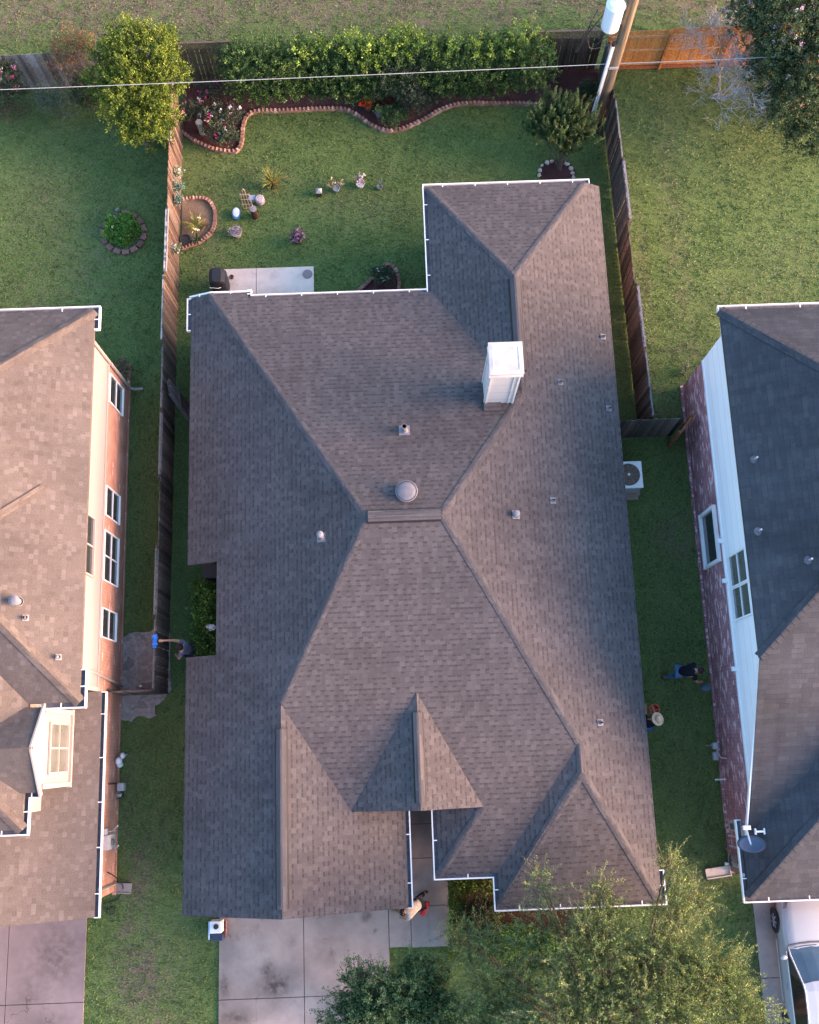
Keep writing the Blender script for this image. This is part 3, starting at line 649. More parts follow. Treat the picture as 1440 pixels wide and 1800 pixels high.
# walls, fascia, gables
wl = MB(); zt = 2.36
ft = [(-6.0, 13.7), (-6.0, n0.y + .4), (xn + .42, n0.y + .4), (xn + .42, n3.y - .4), (-6.0, n3.y - .4), (-6.0, yF + .35), (xg - .4, yF + .35), (xg - .4, -.6), (1.1, -.6), (1.1, -3.0), (2.75, -3.0), (2.75, -3.9), (6.4, -3.9), (6.4, 17.1), (1.6, 17.1), (1.6, 13.5), (-6, 13.5)]
walls(wl, ft[:-1], 0, zt, True)
# garage gable and porch gable
wl.add([(xW + .4, yF + .35, zt), (xg - .4, yF + .35, zt), (G1.x, yF + .35, G1.z - .14)], [(0, 1, 2)])
wl.build('wall', M['brick_main'], house)
gb = MB(); gb.add([(V1.x + .1, -1.5, 2.5), (1.9, -1.5, 2.5), (1.75, -1.5, 3.02), (.25, -1.5, 3.66), (V1.x + .3, -1.5, 3.02)], [(0, 1, 2, 3, 4)])
gb.box((.25, -1.45, 2.45), (1.0, .16, .22)); gb.build('porch_gable', M['creamtrim'], house)
dr = MB(); dr.box((.25, -.57, 1.05), (.95, .06, 2.1)); fd = dr.build('front_door', plain('dark_door_paint', (.06, .035, .03), .4), house)
hn = MB(); hn.ball((.6, -.64, 1.02), .03); hn.build('handle', M['metal'], fd)
gd = MB(); gd.box((-3.3, yF + .33, 1.08), (4.6, .05, 2.15)); gd.build('garage_door', M['creamtrim'], house)
# north west corner eave, gutters
def zE(p, x, y, d=0): return Vector((x, y, rz(p, x, y) + d))
gutter(house, [zE(pW, xW, 13.2), zE(pW, xW, yN + .01), zE(pN, NWc.x, yN + .01), zE(pN, xst, yN + .01), zE(pN, xst, yN2 + .01), zE(pN, 1.19 - .13, yN2 + .01)], 1) if False else None
gutter(house, [zE(pW, xW - .01, 13.05), Vector((xW - .01, yN + .0, rz(pW, xW, 0)))], 1, strap=.6)
gutter(house, [Vector((xW - .06, yN + .01, rz(pW, xW, 0))), NWc + Vector((0, .01, 0)), zE(pN, xst + .1, yN + .01)], 1, ends=False, w=.09, lip=.05)
gutter(house, [zE(pN, xst + .0, yN + .1, .03), zE(pN, xst + .0, yN2 + .01), zE(pN, 1.19 - .13, yN2 + .01)], 1, ends=True, w=.11)
gutter(house, [zE(pWW, 1.18, yN2 - .05), zE(pWW, 1.18, yWN + .01), zE(pWN, WNe.x + .1, yWN + .01)], 1)
gutter(house, [zE(pGE, xg + .01, -1.7), zE(pGE, xg + .01, yF)], 1, w=.12)
gutter(house, [zE(pW3, .675, -1.6), Vector((.675, -3.44, S3.z)), zE(pS, 2.30, -3.44), Vector((2.30, -4.31, C2.z)), zE(pSS, SSe.x + .0, -4.31), Vector((xE + .01, -4.31, rz(pSS, 0, -4.3))), Vector((xE + .01, -3.55, rz(pE, xE, 0)))], -1 if False else 1) if False else \
    gutter(house, [zE(pW3, .675, -1.6), Vector((.675, -3.44, S3.z)), zE(pS, 2.30, -3.44), Vector((2.30, -4.31, C2.z)), Vector((xE + .01, -4.31, rz(pSS, 0, -4.3))), Vector((xE + .01, -3.55, rz(pE, xE, 0)))], -1)
dsp = MB(); dsp.bar((xg - .05, yF + .1, 2.4), (xg - .3, yF + .28, 2.2), .08, .06); dsp.bar((xg - .34, yF + .29, 2.2), (xg - .34, yF + .29, .15), .08, .06); dsp.build('downspout', M['white'], house)
# chimney
ct = [at(*p) for p in ((0, 0), (0, 0))]
chx0, chx1, chy0 = 2.56, 3.40, 9.77
ztop = 6.35; cn = on(858, 607, (0, 0, ztop)); chy1 = cn.y - .03
ch = MB(); ch.box(((chx0 + chx1) / 2, (chy0 + chy1) / 2, 4.7), (chx1 - chx0, chy1 - chy0, 3.0))
chim = ch.build('chimney', lapsiding('painted_chimney_boards', (.50, .47, .46), .6), house)
b = MB()
for x in (chx0 + .03, chx1 - .03, chx1 - .17):
    b.box((x, chy0 - .012, 4.7), (.05 if x != chx1 - .17 else .015, .03, 3.0))
for y in (chy0 + .05, chy1 - .05): b.box((chx0 - .012, y, 4.7), (.03, .09, 3.0))
b.box(((chx0 + chx1) / 2, (chy0 + chy1) / 2, ztop - .17), (chx1 - chx0 + .1, chy1 - chy0 + .1, .08)); b.build('trim', plain('weathered_white_trim', (.55, .53, .52), .5, .3, var=.1), chim)
b = MB(); b.box(((chx0 + chx1) / 2, (chy0 + chy1) / 2 + .01, ztop - .03), (chx1 - chx0 - .12, chy1 - chy0 - .14, .22)); b.build('louvre', M['greypaint'], chim)
b = MB(); b.lathe(((chx0 + chx1) / 2, (chy0 + chy1) / 2, ztop + .05), [(.66, 0), (.66, .05), (.5, .06), (.44, .05), (.1, .06)], 4, Matrix.Rotation(R(45), 3, 'Z')); b.build('chimney_cap', plain('painted_metal_cap', (.40, .40, .405), .5, .3, var=.16, scale=3.5), chim)
b = MB(); b.box(((chx0 + chx1) / 2 - .2, chy0 - .1, rz(pN, 0, chy0 - .1) + .05), (.5, .3, .05)); b.build('flashing', M['sh_cap'], chim)
# things through the roof: dome ventilator, pipes
def pipe(px, py, pl, h, r, cap=0, base=.14, mat='vent', skirt='lead', parent=None, name='vent_pipe', dark=True):
    p = on(px, py, pl); mb = MB(); mb.lathe(p - Vector((0, 0, .05)), [(r, 0), (r, h + .05), (r * .8, h + .05)], 12, cap=False)
    if dark: pass
    mb.lathe(p + Vector((0, 0, h - .015)), [(r * .8, 0), (.001, 0)], 12)
    if cap: mb.lathe(p + Vector((0, 0, h + .03)), [(cap, -.03), (cap, .0), (cap * .5, .03), (.001, .035)], 14)
    o = mb.build(name, M[mat], parent or roof)
    k = MB(); n = Vector((-pl[0], -pl[1], 1)).normalized(); q = n.to_track_quat('Z', 'Y').to_matrix()
    k.box(p + n * .012, (base * 2, base * 2, .012), m=q); k.lathe(p, [(base * .8, .01), (r * 1.2, .09), (r * 1.1, .1)], 12, q, cap=False); k.build('pipe_boot', M[mat], o)
    return o
pipe(711, 757, pN, .42, .08, .0, .16); pipe(565, 945, pW, .42, .05, .1, .13); pipe(907, 905, pE, .16, .075, .1, .12)
for a, b_ in ((1060, 592), (985, 672), (1070, 718), (972, 880), (1055, 1270)): pipe(a, b_, pE, .12, .03, 0, .09)
p = on(715, 866, pN); b = MB(); b.lathe(p + Vector((0, 0, -.03)), [(.2, 0), (.2, .12), (.29, .15), (.295, .17), (.26, .21), (.18, .24), (.08, .255), (.001, .257)], 28, cap=False)
b.lathe(p + Vector((0, 0, .19)), [(.31, -.03), (.315, -.01), (.29, .0)], 28, cap=False)
b.build('roof_ventilator', plain('dull_grey_metal', (.135, .13, .145), .55, .4, var=.12), roof, smooth=False)

# ------------------------------------------------------------ two storey neighbour on the left
lh = thing('two_storey_house', 'two storey house with tan shingle roofs, cream siding and orange brick', 'house', (-12, 4, 0))
qE, qN, qS = (-.57, 0, 5.4 - .57 * 8.52), (0, -.58, 5.4 + .58 * 12.45), (0, .50, 5.4 - .5 * 1.47)
qE2, qS2 = (-.58, 0, 5.4 - .58 * 9.85), (0, .5, 5.4 + .5 * 1.66)
NEc = Vector((-8.52, 12.45, 5.4)); SEc = Vector((-8.62, 1.47, 5.46))
apx = meet(qE, qN, qS); 
hn_ = meet_y(qE, qN, 10.0); 
yr = (qN[2] - qS[2]) / (qS[1] - qN[1]); zr = rz(qS, 0, yr); xr = (zr - qE[2]) / qE[0]
Rr = Vector((xr, yr, zr)); Rl = Vector((-17, yr, zr))
SE = Vector((-8.52, 1.47, 5.4))
va = meet_y(qS, qE2, 1.47) # valley between first mass S slope and second mass E slope
val_top = meet(qS, qE2, (0, 0, zr)) if False else None
y2 = -1.66; c2 = Vector((-9.85, y2, 5.4)); xv = -9.85
# S slope meets E2 slope along a valley from (xv,1.47) upward to the west
def vxy(y): z = rz(qS, 0, y); return Vector(((z - qE2[2]) / qE2[0], y, z))
vtop = vxy(min(yr, 6.0)); 
z2 = rz(qE2, -14, 0)
h2 = meet_y(qE2, qS2, (z2 - qS2[2]) / qS2[1])
ga = Vector((-9.47, .35, 6.25)); gN = Vector((-9.47, 1.38, 5.42)); gS = Vector((-9.47, -.76, 5.42))
gk = (6.25 - 5.42) / 1.05; gx = (6.25 - qE2[2]) / qE2[0]
gn2 = Vector(((5.42 - qE2[2]) / qE2[0], 1.38, 5.42)); gs2 = Vector(((5.42 - qE2[2]) / qE2[0], -.76, 5.42)); gr = Vector((gx - .03, .35, 6.25))
lr = roofmesh('roof', [[NEc, SE, Rr], [NEc, Rr, Rl, Vector((-17, 12.45, 5.4))],
    [SE, vxy(1.47), vtop, Vector((-17, vtop.y, vtop.z)) , Rl, Rr] if vtop.y < yr else [SE, vxy(1.47), Vector((vxy(yr).x, yr, zr)), Rr],
    [vxy(1.47), c2, h2, Vector((h2.x, vtop.y, vtop.z)) if False else h2, vtop], [c2, Vector((-17, y2, 5.4)), Vector((-17, h2.y, h2.z)), h2]], M['sh_left'], lh)
roofmesh('cross_gable_roof', [[ga, gr, gn2 + Vector((-.1, 0, .03)), gN], [ga, gS, gs2 + Vector((-.1, 0, .03)), gr]], M['sh_left'], lh, .09)
cp = MB()
for a, b_, p_, q_ in ((NEc, Rr, qE, qN), (SE, Rr, qE, qS), (c2, h2, qE2, qS2)): caps(cp, a, b_, p_, q_, w=.16, piece=.2)
a = on(80, 857, qE); b_ = on(-30, 925, qE); caps(cp, a + Vector((0, 0, .02)), b_ + Vector((0, 0, .02)), (qE[0], qE[1], qE[2] + .03), (qE[0], qE[1], qE[2] + .03), w=.1, piece=.2)
cp.each('hip_cap', M['sh_leftcap'], lr)
qL = (-.5, 0, 2.62 - .5 * 8.80)
xl0 = -8.80; lowroof = roofmesh('lower_roof', [[(xl0, 1.9, rz(qL, xl0, 0)), (xl0, -4.2, rz(qL, xl0, 0)), (-11.6, -4.2, rz(qL, -11.6, 0)), (-11.6, 1.9, rz(qL, -11.6, 0))],
    [(-11.6, -4.2, rz(qL, -11.6, 0)), (-14.4, -4.2, rz(qL, xl0, 0)), (-14.4, 1.9, rz(qL, xl0, 0)), (-11.6, 1.9, rz(qL, -11.6, 0))]], M['sh_left'], lh)
b = MB(); wls = [(-8.97, 12.05), (-8.97, -3.85), (-16, -3.85)]; walls(b, wls, 0, 2.5); walls(b, [(-16, 12.05), (-8.97, 12.05)], 0, 2.5)
b.add([(-8.97, -3.85, 2.5), (-14.2, -3.85, 2.5), (-11.6, -3.85, 3.75)], [(0, 1, 2)])
b.box((-8.985, 4.5, .06), (.1, 16.9, .1))
b.build('brick_wall', M['brick_left'], lh)
b = MB(); walls(b, [(-16, 12.0), (-8.95, 12.0), (-8.95, 1.95), (-9.9, 1.95)], 2.5, 5.35); walls(b, [(-10.15, 1.95), (-10.15, -1.3), (-16, -1.3)], 2.9, 5.35)
b.box((-9.75, .34, 4.3), (.62, 1.9, 2.15)); b.add([(-9.44, 1.34, 5.3), (-9.44, -.70, 5.3), (-9.44, .34, 6.12)], [(0, 1, 2)])
b.build('siding_wall', M['cream'], lh)
b = MB()
for y0_, y1_, z0_, z1_ in ((.35, 1.47, 6.17, 5.32), (.35, -.85, 6.17, 5.32)): b.bar((-9.45, y0_, z0_), (-9.45, y1_, z1_), .05, .15)
b.box((-9.42, 1.3, 4.3), (.08, .12, 2.1)); b.box((-9.42, -.62, 4.3), (.08, .12, 2.1)); b.box((-9.42, .34, 3.22), (.1, 2.1, .12))
b.box((-8.93, 1.97, 3.9), (.1, .12, 2.9)); b.box((-8.945, 7.0, 2.55), (.06, 10.1, .12))
b.build('trim', M['creamtrim'], lh)
window(lh, (-9.43, .34, 4.25), 1.35, 1.45, (1, 0), 'glass2', 'creamtrim', rows=2, cols=2, label='large window of the cream gable', fw=.06)
for (px, py), w_, h_, rr, cc in (((202, 695), .95, 1.05, 1, 2), ((194, 889), .95, .85, 1, 2), ((188, 983), 1.55, 1.0, 2, 2), ((183, 1099), .9, .9, 1, 2)):
    q = at(px, py, 1.6)
    window(lh, (-8.97, q.y, 1.62), w_, 1.45, (1, 0), 'glass', 'white', rows=2, cols=rr, fw=.038)
q = at(153, 956, 4.0); window(lh, (-8.95, q.y, 3.95), 1.75, 1.0, (1, 0), 'glass', 'creamtrim', cols=2)
gutter(lh, [Vector((-16, 12.46, 5.4)), Vector((-8.51, 12.46, 5.4)), Vector((-8.51, 11.9, 5.4))], 1, w=.14, strap=1.6)
gutter(lh, [Vector((-8.51, 2.3, 5.4)), Vector((-8.51, 1.46, 5.4)), Vector((-9.5, 1.46, 5.4))], 1, w=.14, strap=.9)
gutter(lh, [Vector((-9.5, -.77, 5.36)), Vector((-9.84, -.77, 5.36)), Vector((-9.84, -1.67, 5.38)), Vector((-12, -1.67, 5.38))], 1, w=.13, strap=.8)
gutter(lh, [Vector((xl0 + .01, 1.88, 2.6)), Vector((xl0 + .01, -4.2, 2.6))], 1, w=.13, strap=1.05)
b = MB()
b.tube([(-8.5, 12.3, 5.25), (-8.8, 12.0, 5.0), (-8.9, 12.02, 4.7), (-8.9, 12.02, .25), (-8.75, 12.02, .12), (-8.5, 12.05, .08)], .05, 6).mark()
b.tube([(-9.2, 2.5, 4.9), (-8.92, 2.45, 3.0), (-8.88, 2.2, .2)], .045, 4).mark()
b.tube([(-8.72, -3.5, 2.5), (-8.93, -3.62, 2.2), (-8.93, -3.62, .12)], .045, 4)
b.each('downspout', M['creamtrim'], lh)
pipe(32, 1058, qE, .28, .10, .14, .1, parent=lr); pipe(45, 1086, qE, .14, .035, 0, .08, parent=lr); pipe(103, 1155, qE, .10, .03, .05, .08, parent=lr)
def meterbox(name, label, x, y, z, nx, sz, extra=()):
    o = thing(name, label, 'meter', (x, y, 0)); b = MB(); b.box((x + nx * sz[0] / 2, y, z), sz); b.build('housing', M['greypaint'], o, bevel=.02)
    c = MB(); c.lathe((x + nx * (sz[0] + .02), y, z + .05), [(.09, -.05), (.09, .05)], 16, Matrix.Rotation(R(90), 3, 'Y')); c.build('dial', M['glass2'], o)
    d = MB(); d.tube([(x + nx * .06, y, z + sz[2] / 2), (x + nx * .06, y, 2.35)], .025, 6)
    for e in extra: d.tube(e, .022, 6)
    d.build('conduit', M['greypaint'], o); return o
q = at(183, 1480, 1.3)
meterbox('electric_meter', 'grey electric meter cabinet with pipes low on the orange brick wall', -8.96, q.y, 1.3, 1, (.22, .42, .75), [[(-8.8, q.y - .25, 1.0), (-8.5, q.y - .1, 1.5)], [(-8.8, q.y + .3, 1.2), (-8.5, q.y + .45, 1.6)]])
q = at(183, 1462, 1.6); b = MB(); b.box((-8.88, q.y, 1.6), (.14, .16, .22)); b.tube([(-8.8, q.y, 1.6), (-8.55, q.y + .02, 1.65)], .012, 5)
tag(b.build('junction_box', M['greypaint'], bevel=.01), 'small grey junction box above the meter cabinet on the orange brick wall', 'box')
q = at(209, 1338, .5); b = MB(); b.ball((q.x, q.y, .5), (.1, .13, .2), 9, 6); b.ball((q.x + .05, q.y + .16, .3), (.08, .1, .15)); b.ball((q.x - .02, q.y - .1, .3), (.09, .1, .22)); b.tube([(q.x, q.y, .5), (q.x + .12, q.y + .2, .05)], .03)
tag(b.build('wrapped_tap', plain('white_plastic_bag', (.72, .73, .75), .4), smooth=True), 'garden tap wrapped in a white plastic bag at the foot of the orange brick wall', 'tap')
o = thing('gas_meter', 'small grey gas meter with pipework on the ground beside the orange brick wall', 'gas meter', at(210, 1388, 0))
q = at(210, 1388, .3); b = MB(); b.box((q.x + .08, q.y + .08, .38), (.2, .24, .26)); b.lathe((q.x, q.y - .14, .3), [(.09, 0), (.1, .05), (.06, .1)], 12); b.build('housing', M['greypaint'], o, bevel=.03)
b = MB(); b.tube([(q.x - .1, q.y + .2, 1.1), (q.x - .08, q.y + .18, .2), (q.x + .1, q.y - .2, .15), (q.x, q.y - .25, .5)], .02, 6); b.tube([(q.x, q.y - .1, .5), (q.x + .2, q.y - .1, .5)], .018, 6); b.build('pipe', M['black'], o)
# hose and splash block
q = at(190, 1575, 0); b = MB()
hp = [(-8.93, -3.2, 1.0), (-8.8, -3.3, .9), (-8.75, -3.5, .45), (-8.72, -3.75, .06), (-8.85, -4.05, .04), (-9.1, -4.15, .04), (-9.3, -4.2, .04), (-9.2, -4.35, .04), (-9.0, -4.3, .04), (-8.95, -4.45, .05), (-9.12, -4.5, .05), (-9.15, -4.35, .07)]
b.tube(spline(hp, 5), .018, 6); tag(b.build('garden_hose', M['black'], smooth=True), 'black garden hose hanging down and coiled at the front corner of the orange brick wall', 'hose')
def splash(name, label, c, rot, w=.3, l=.62, mat='concrete_l'):
    b = MB(); m = Matrix.Rotation(rot, 3, 'Z'); c = Vector(c)
    b.box(c + Vector((0, 0, .03)), (l, w, .04), m=m)
    for k in (-1, 1): b.box(c + m @ Vector((0, k * (w / 2 - .015), .06)), (l, .03, .09), m=m)
    b.box(c + m @ Vector((-l / 2 + .015, 0, .06)), (.03, w - .062, .088), m=m); return tag(b.build(name, M[mat]), label, 'splash block')
q = at(217, 1561, 0); splash('splash_block', 'grey splash block under the downspout of the orange brick wall', (q.x, q.y, 0), R(-4), .3, .5, 'concrete')

# ------------------------------------------------------------ two storey neighbour on the right
rh = thing('two_storey_house', 'two storey house with charcoal shingle roof, white siding and dark red brick', 'house', (12, 4, 0))
a0, a1 = 9.27, 11.82
uW = (.62, 0, 5.4 - .62 * a0); uN = (0, -.57, 5.4 + .57 * a1); uS = (0, .555, 5.4 - .555 * 1.99); uL = (.625, 0, 2.7 - .625 * 9.16); uF = (0, .53, 2.7 + .53 * 4.33)
yr = (uN[2] - uS[2]) / (uS[1] - uN[1]); zr = rz(uN, 0, yr); Rr = Vector(((zr - uW[2]) / uW[0], yr, zr)); XR = 17
A = Vector((a0, a1, 5.4)); B = Vector((a0, 1.99, 5.4)); Bl = Vector((9.2, -2.75, rz(uS, 0, -2.75)))
vl = lambda x: Vector((x, (rz(uL, x, 0) - uS[2]) / uS[1], rz(uL, x, 0))); v0 = vl(9.3); v1 = vl(12.5)
F0 = Vector((9.16, -4.33, 2.7)); hf = meet_y(uL, uF, (rz(uL, 12.5, 0) - uF[2]) / uF[1])
xr_ = 11.7; zr = rz(uW, xr_, 0); Rn = meet_y(uW, uN, (zr - uN[2]) / uN[1]); Rs = Vector((xr_, (zr - uS[2]) / uS[1], zr)); xe = 2 * xr_ - a0  # unseen ridge shaped low so sunlight reaches the middle house's east slope
rr_ = roofmesh('roof', [[A, B, Rs, Rn], [A, Rn, Vector((xe, a1, 5.4))], [Rn, Rs, Vector((xe, 1.99, 5.4)), Vector((xe, a1, 5.4))],
    [B, v0, v1, Vector((xe + .2, v1.y, v1.z)), Vector((xe, 1.99, 5.4)), Rs],
    [v0, Vector((9.16, v0.y, 2.7)), F0, hf, v1], [F0, Vector((XR, -4.33, 2.7)), Vector((XR, hf.y, hf.z)), hf]], M['sh_right'], rh)
Rr = Rn
cp = MB(); caps(cp, A, Rr, uW, uN, w=.17, lift=.03, piece=.2); caps(cp, B, Rs, uW, uS, w=.15, lift=.03, piece=.2); caps(cp, F0, hf, uL, uF, w=.16, lift=.03, piece=.2); cp.each('hip_cap', M['sh_right'], rr_)
b = MB(); walls(b, [(9.57, 11.45), (9.57, -3.95), (16.5, -3.95)], 0, 2.55); walls(b, [(16.5, 11.45), (9.57, 11.45)], 0, 2.55); b.box((9.56, 3.75, .05), (.12, 15.5, .1)); b.build('brick_wall', M['brick_right'], rh)
b = MB(); b.add([(9.55, 11.43, 2.55), (9.55, -2.9, 2.55), (9.55, 1.99, 5.3), (9.55, 11.43, 5.3)], [(0, 1, 2, 3)]); walls(b, [(16.5, 11.43), (9.55, 11.43)], 2.55, 5.3); b.build('siding_wall', M['whitewall'], rh)
b = MB(); b.box((9.41, 6.75, 5.24), (.26, 9.5, .03)); b.bar((9.29, 1.99, 5.3), (9.25, -2.7, 2.72), .04, .12); b.box((9.54, 4.3, 2.58), (.06, 14.2, .08)); b.build('trim', M['white'], rh)
gutter(rh, [Vector((XR, a1 + .01, 5.4)), Vector((a0 - .02, a1 + .01, 5.4))], -1, w=.14, strap=1.4)
gutter(rh, [Vector((9.15, -2.3, 2.68)), Vector((9.15, -4.34, 2.68)), Vector((XR, -4.34, 2.68))], -1, w=.13, strap=1.0)
q = at(1252, 945, 1.45); window(rh, (9.57, q.y, 1.45), 1.75, 1.5, (-1, 0), 'glass', 'white', cols=1, fw=.1, th=.14, label='tall window set in the dark red brick')
for py, px in ((998, 1307), (1056, 1313)):
    q = at(px, py, 3.8); window(rh, (9.55, q.y, 3.75), .95, 1.5, (-1, 0), 'glass2', 'white', rows=2, cols=1, fw=.05)
for px, py in ((1274, 951), (1281, 1021), (1291, 1176)):
    q = at(px, py, 2.6); b = MB(); b.box((9.47, q.y, 2.62), (.16, .13, .1)); b.build('wall_light', M['white'], rh, bevel=.01)
b = MB(); b.tube([(9.1, -3.75, 2.6), (9.25, -3.72, 2.45), (9.5, -3.7, 2.2)], .05, 4); b.tube([(9.5, -3.7, 2.25), (9.5, -3.7, .3), (9.35, -3.72, .16)], .05, 4); b.build('downspout', M['white'], rh)
for px, py in ((1330, 806), (1337, 932), (1425, 983)):
    p = on(px - 4, py + 2, uW); b = MB(); b.tube([p, p + Vector((0, 0, .26))], .028, 10); b.build('vent_pipe', M['greypaint'], rr_); 
    k = MB(); k.lathe(p, [(.12, .0), (.1, .03), (.04, .08)], 12, cap=False); k.build('pipe_boot', M['gutterdark'], rr_)
p = on(1334, 1461, uL); b = MB(); b.box(p + Vector((-.12, 0, .07)), (.035, .16, .1)); b.box(p + Vector((.12, 0, .07)), (.035, .16, .1)); b.box(p + Vector((0, 0, .12)), (.24, .05, .03)); b.build('antenna_bracket', M['white'], rh)
# satellite dish
o = thing('satellite_dish', 'blue grey satellite dish on a white arm at the corner gutter of the right house', 'satellite dish', (9.2, -3.0, 2.7))
p = at(1321, 1485, 3.35); b = MB(); dn = Vector((-.12, .80, .60)).normalized(); mm = dn.to_track_quat('Z', 'Y').to_matrix()
b.lathe(p, [(.001, -.06), (.15, -.05), (.26, -.015), (.33, .03), (.335, .035), (.26, -.005), (.15, -.038), (.001, -.048)], 28, mm, cap=False)
for v in range(len(b.v)):  # dish is a little wider than tall
    x = Vector(b.v[v]) - p; b.v[v] = tuple(p + x + Vector((1, 0, 0)) * x.x * .12)
b.build('dish', plain('blue_grey_paint', (.065, .095, .15), .6, .4, var=.06), o, smooth=True)
q0 = at(1312, 1458, 3.0); b = MB(); b.tube([p - dn * .085, q0, (9.3, -2.75, 2.75)], .028, 8); b.build('arm', M['white'], o)
b = MB(); b.box(q0 + Vector((0, .05, .05)), (.22, .12, .08)); b.build('receiver', M['white'], o, bevel=.015)
q = at(1290, 1452, 1.2); o2 = meterbox('electric_meter', 'grey electric meter on the dark red brick wall below the satellite dish', 9.56, q.y, 1.25, -1, (.2, .3, .5), [[(9.45, q.y - .3, 1.5), (9.1, q.y - .22, 1.6)], [(9.45, q.y - .6, 1.5), (9.1, q.y - .5, 1.6)]])
q = at(1299, 1469, 2.0); b = MB(); b.box((9.47, q.y, 2.0), (.16, .35, .3)); tag(b.build('junction_box', M['greypaint'], bevel=.01), 'grey junction box under the gutter beside the satellite dish', 'box')
q = at(1291, 1512, .8); b = MB()
for k in range(4): b.tube([(9.42 - .03 * k, q.y + (.26 - .03 * k) * math.cos(a), .8 + (.3 - .035 * k) * math.sin(a)) for a in np.arange(0, 6.4, .35)], .017, 6)
b.tube([(9.45, q.y + .2, .6), (9.4, q.y + .3, .1), (9.5, q.y + .5, .03)], .017, 6)
tag(b.build('garden_hose', plain('tan_hose', (.20, .17, .14), .5), smooth=True), 'coiled tan garden hose hung on the dark red brick wall', 'hose')
b = MB(); q = at(1262, 1533, 0); m = Matrix.Rotation(R(12), 3, 'Z')
splash('splash_block', 'long pale splash block under the downspout of the dark red brick wall', (q.x, q.y, 0), R(186), .3, .75, 'patio')
o = thing('gas_meter', 'grey gas meter and pipe beside the dark red brick wall', 'gas meter', at(1256, 1320, 0))
q = at(1256, 1317, .4); b = MB(); b.box((q.x, q.y + .1, .5), (.16, .2, .2)); b.box((q.x + .02, q.y - .2, .35), (.14, .26, .22)); b.build('housing', M['greypaint'], o, bevel=.03)
b = MB(); b.tube([(q.x, q.y, .6), (q.x + .1, q.y - .25, .6), (q.x + .4, q.y - .3, .7)], .022, 6); b.tube([(q.x - .1, q.y + .12, .5), (q.x - .12, q.y + .12, .0)], .02, 6); b.build('pipe', M['metal'], o)
q = at(1268, 1370, .4); b = MB(); b.tube([(9.55, q.y, .45), (9.3, q.y, .45), (9.24, q.y, .38)], .022, 6); b.box((9.35, q.y, .5), (.09, .03, .03)); tag(b.build('garden_tap', M['white']), 'white garden tap sticking out of the dark red brick wall', 'tap')
# ------------------------------------------------------------ fences
def fence(name, label, p0, p1, h, lean=0.0, pal=((.13, .10, .08),), face=1, rails=True, sec=2.4, seed=1, kick=None, lattice=False, gapp=.02, caprail=None, dogear=.02, jit=.32, railc=None):
    """board fence from p0 to p1; face=+1 puts rails and posts to the left of travel; lean shifts the top sideways (left +)"""
    rng = random.Random(seed); a = Vector((p0[0], p0[1], 0)); b = Vector((p1[0], p1[1], 0)); d = b - a; L = d.length; d.normalize(); s = Vector((-d.y, d.x, 0))
    o = thing(name, label, 'fence', a); ns = max(1, round(L / sec)); zv = Vector((0, 0, 1)); bh = h * (.82 if lattice else 1)
    for k in range(ns):
        t0, t1 = L * k / ns, L * (k + 1) / ns; t = t0; pb = MB(); hk = bh + rng.uniform(-.03, .03); lk = lean + rng.uniform(-.05, .05)
        while t < t1 - .03:
            w_ = .138; c = rng.choice(pal); j = rng.uniform(1 - jit, 1 + jit); pb.col(*(min(1, q * j) for q in c))
            hh = hk + rng.uniform(-dogear, dogear); l2 = lk + rng.uniform(-.012, .012); x = a + d * (t + w_ / 2) + s * rng.uniform(-.006, .006)
            up = (zv * hh + s * l2 + d * rng.uniform(-.012, .012)); m = Matrix((d, s, up.normalized())).transposed()
            pb.box(x + up / 2 + zv * .02, (w_ - .008, .018, hh), m=m); t += w_ + (gapp if rng.random() < .15 else .002)
        pb.build('board_panel', M['wood'], o)
        if rails:
            for zr_ in ((.3, bh * .52, bh - .22) if bh > 1.4 else (.3, bh - .25)):
                rb = MB(); c = railc or rng.choice(pal); rb.col(*(q * (1 if railc else 1.25) for q in c)); q_ = s * (face * .03 + lk * zr_ / h) + zv * zr_
                rb.bar(a + d * (t0 + .02) + q_, a + d * (t1 - .02) + q_, .04, .085); rb.build('rail', M['wood'], o)
        if kick:
            rb = MB(); rb.col(*kick); q_ = s * (face * .055) + zv * .1; rb.bar(a + d * (t0 + .01) + q_, a + d * (t1 - .01) + q_, .03, .14); rb.build('kick_board', M['wood'], o)
        if caprail and (k % 3 != 2):
            rb = MB(); rb.col(*caprail); q_ = s * (face * .03 + lk) + zv * (hk - .03); rb.bar(a + d * (t0 + .05) + q_, a + d * (t1 - .1) + q_, .05 + .05 * (k % 2), .06); rb.build('top_rail', M['wood'], o)
        if lattice:
            lb = MB(); lb.col(.10, .075, .06); n = int((t1 - t0) / .09)
            for i in range(n):
                for sg in (-1, 1):
                    x0 = t0 + (t1 - t0) * i / n; x1 = x0 + sg * (h - bh); z0_, z1_ = bh, h
                    if x1 < t0: z1_ = bh + (h - bh) * (x0 - t0) / (x0 - x1); x1 = t0
                    if x1 > t1: z1_ = bh + (h - bh) * (t1 - x0) / (x1 - x0); x1 = t1
                    if abs(x1 - x0) > .02: lb.bar(a + d * x0 + zv * z0_ + s * .008 * sg, a + d * x1 + zv * z1_ + s * .008 * sg, .008, .03)
            lb.build('lattice', M['wood'], o); rb = MB(); rb.col(.12, .09, .07); rb.bar(a + d * t0 + zv * (h + .015), a + d * t1 + zv * (h + .015), .07, .04); rb.build('top_rail', M['wood'], o)
    for k in range(ns + 1):
        if not rails: break
        t = L * k / ns; pb = MB(); pb.col(*(q * .8 for q in rng.choice(pal))); q_ = s * (face * .065)
        pb.bar(a + d * min(max(t, .05), L - .05) + q_, a + d * min(max(t, .05), L - .05) + q_ + zv * (h - .1) + s * lean, .09, .09); pb.build('post', M['wood'], o)
    return o
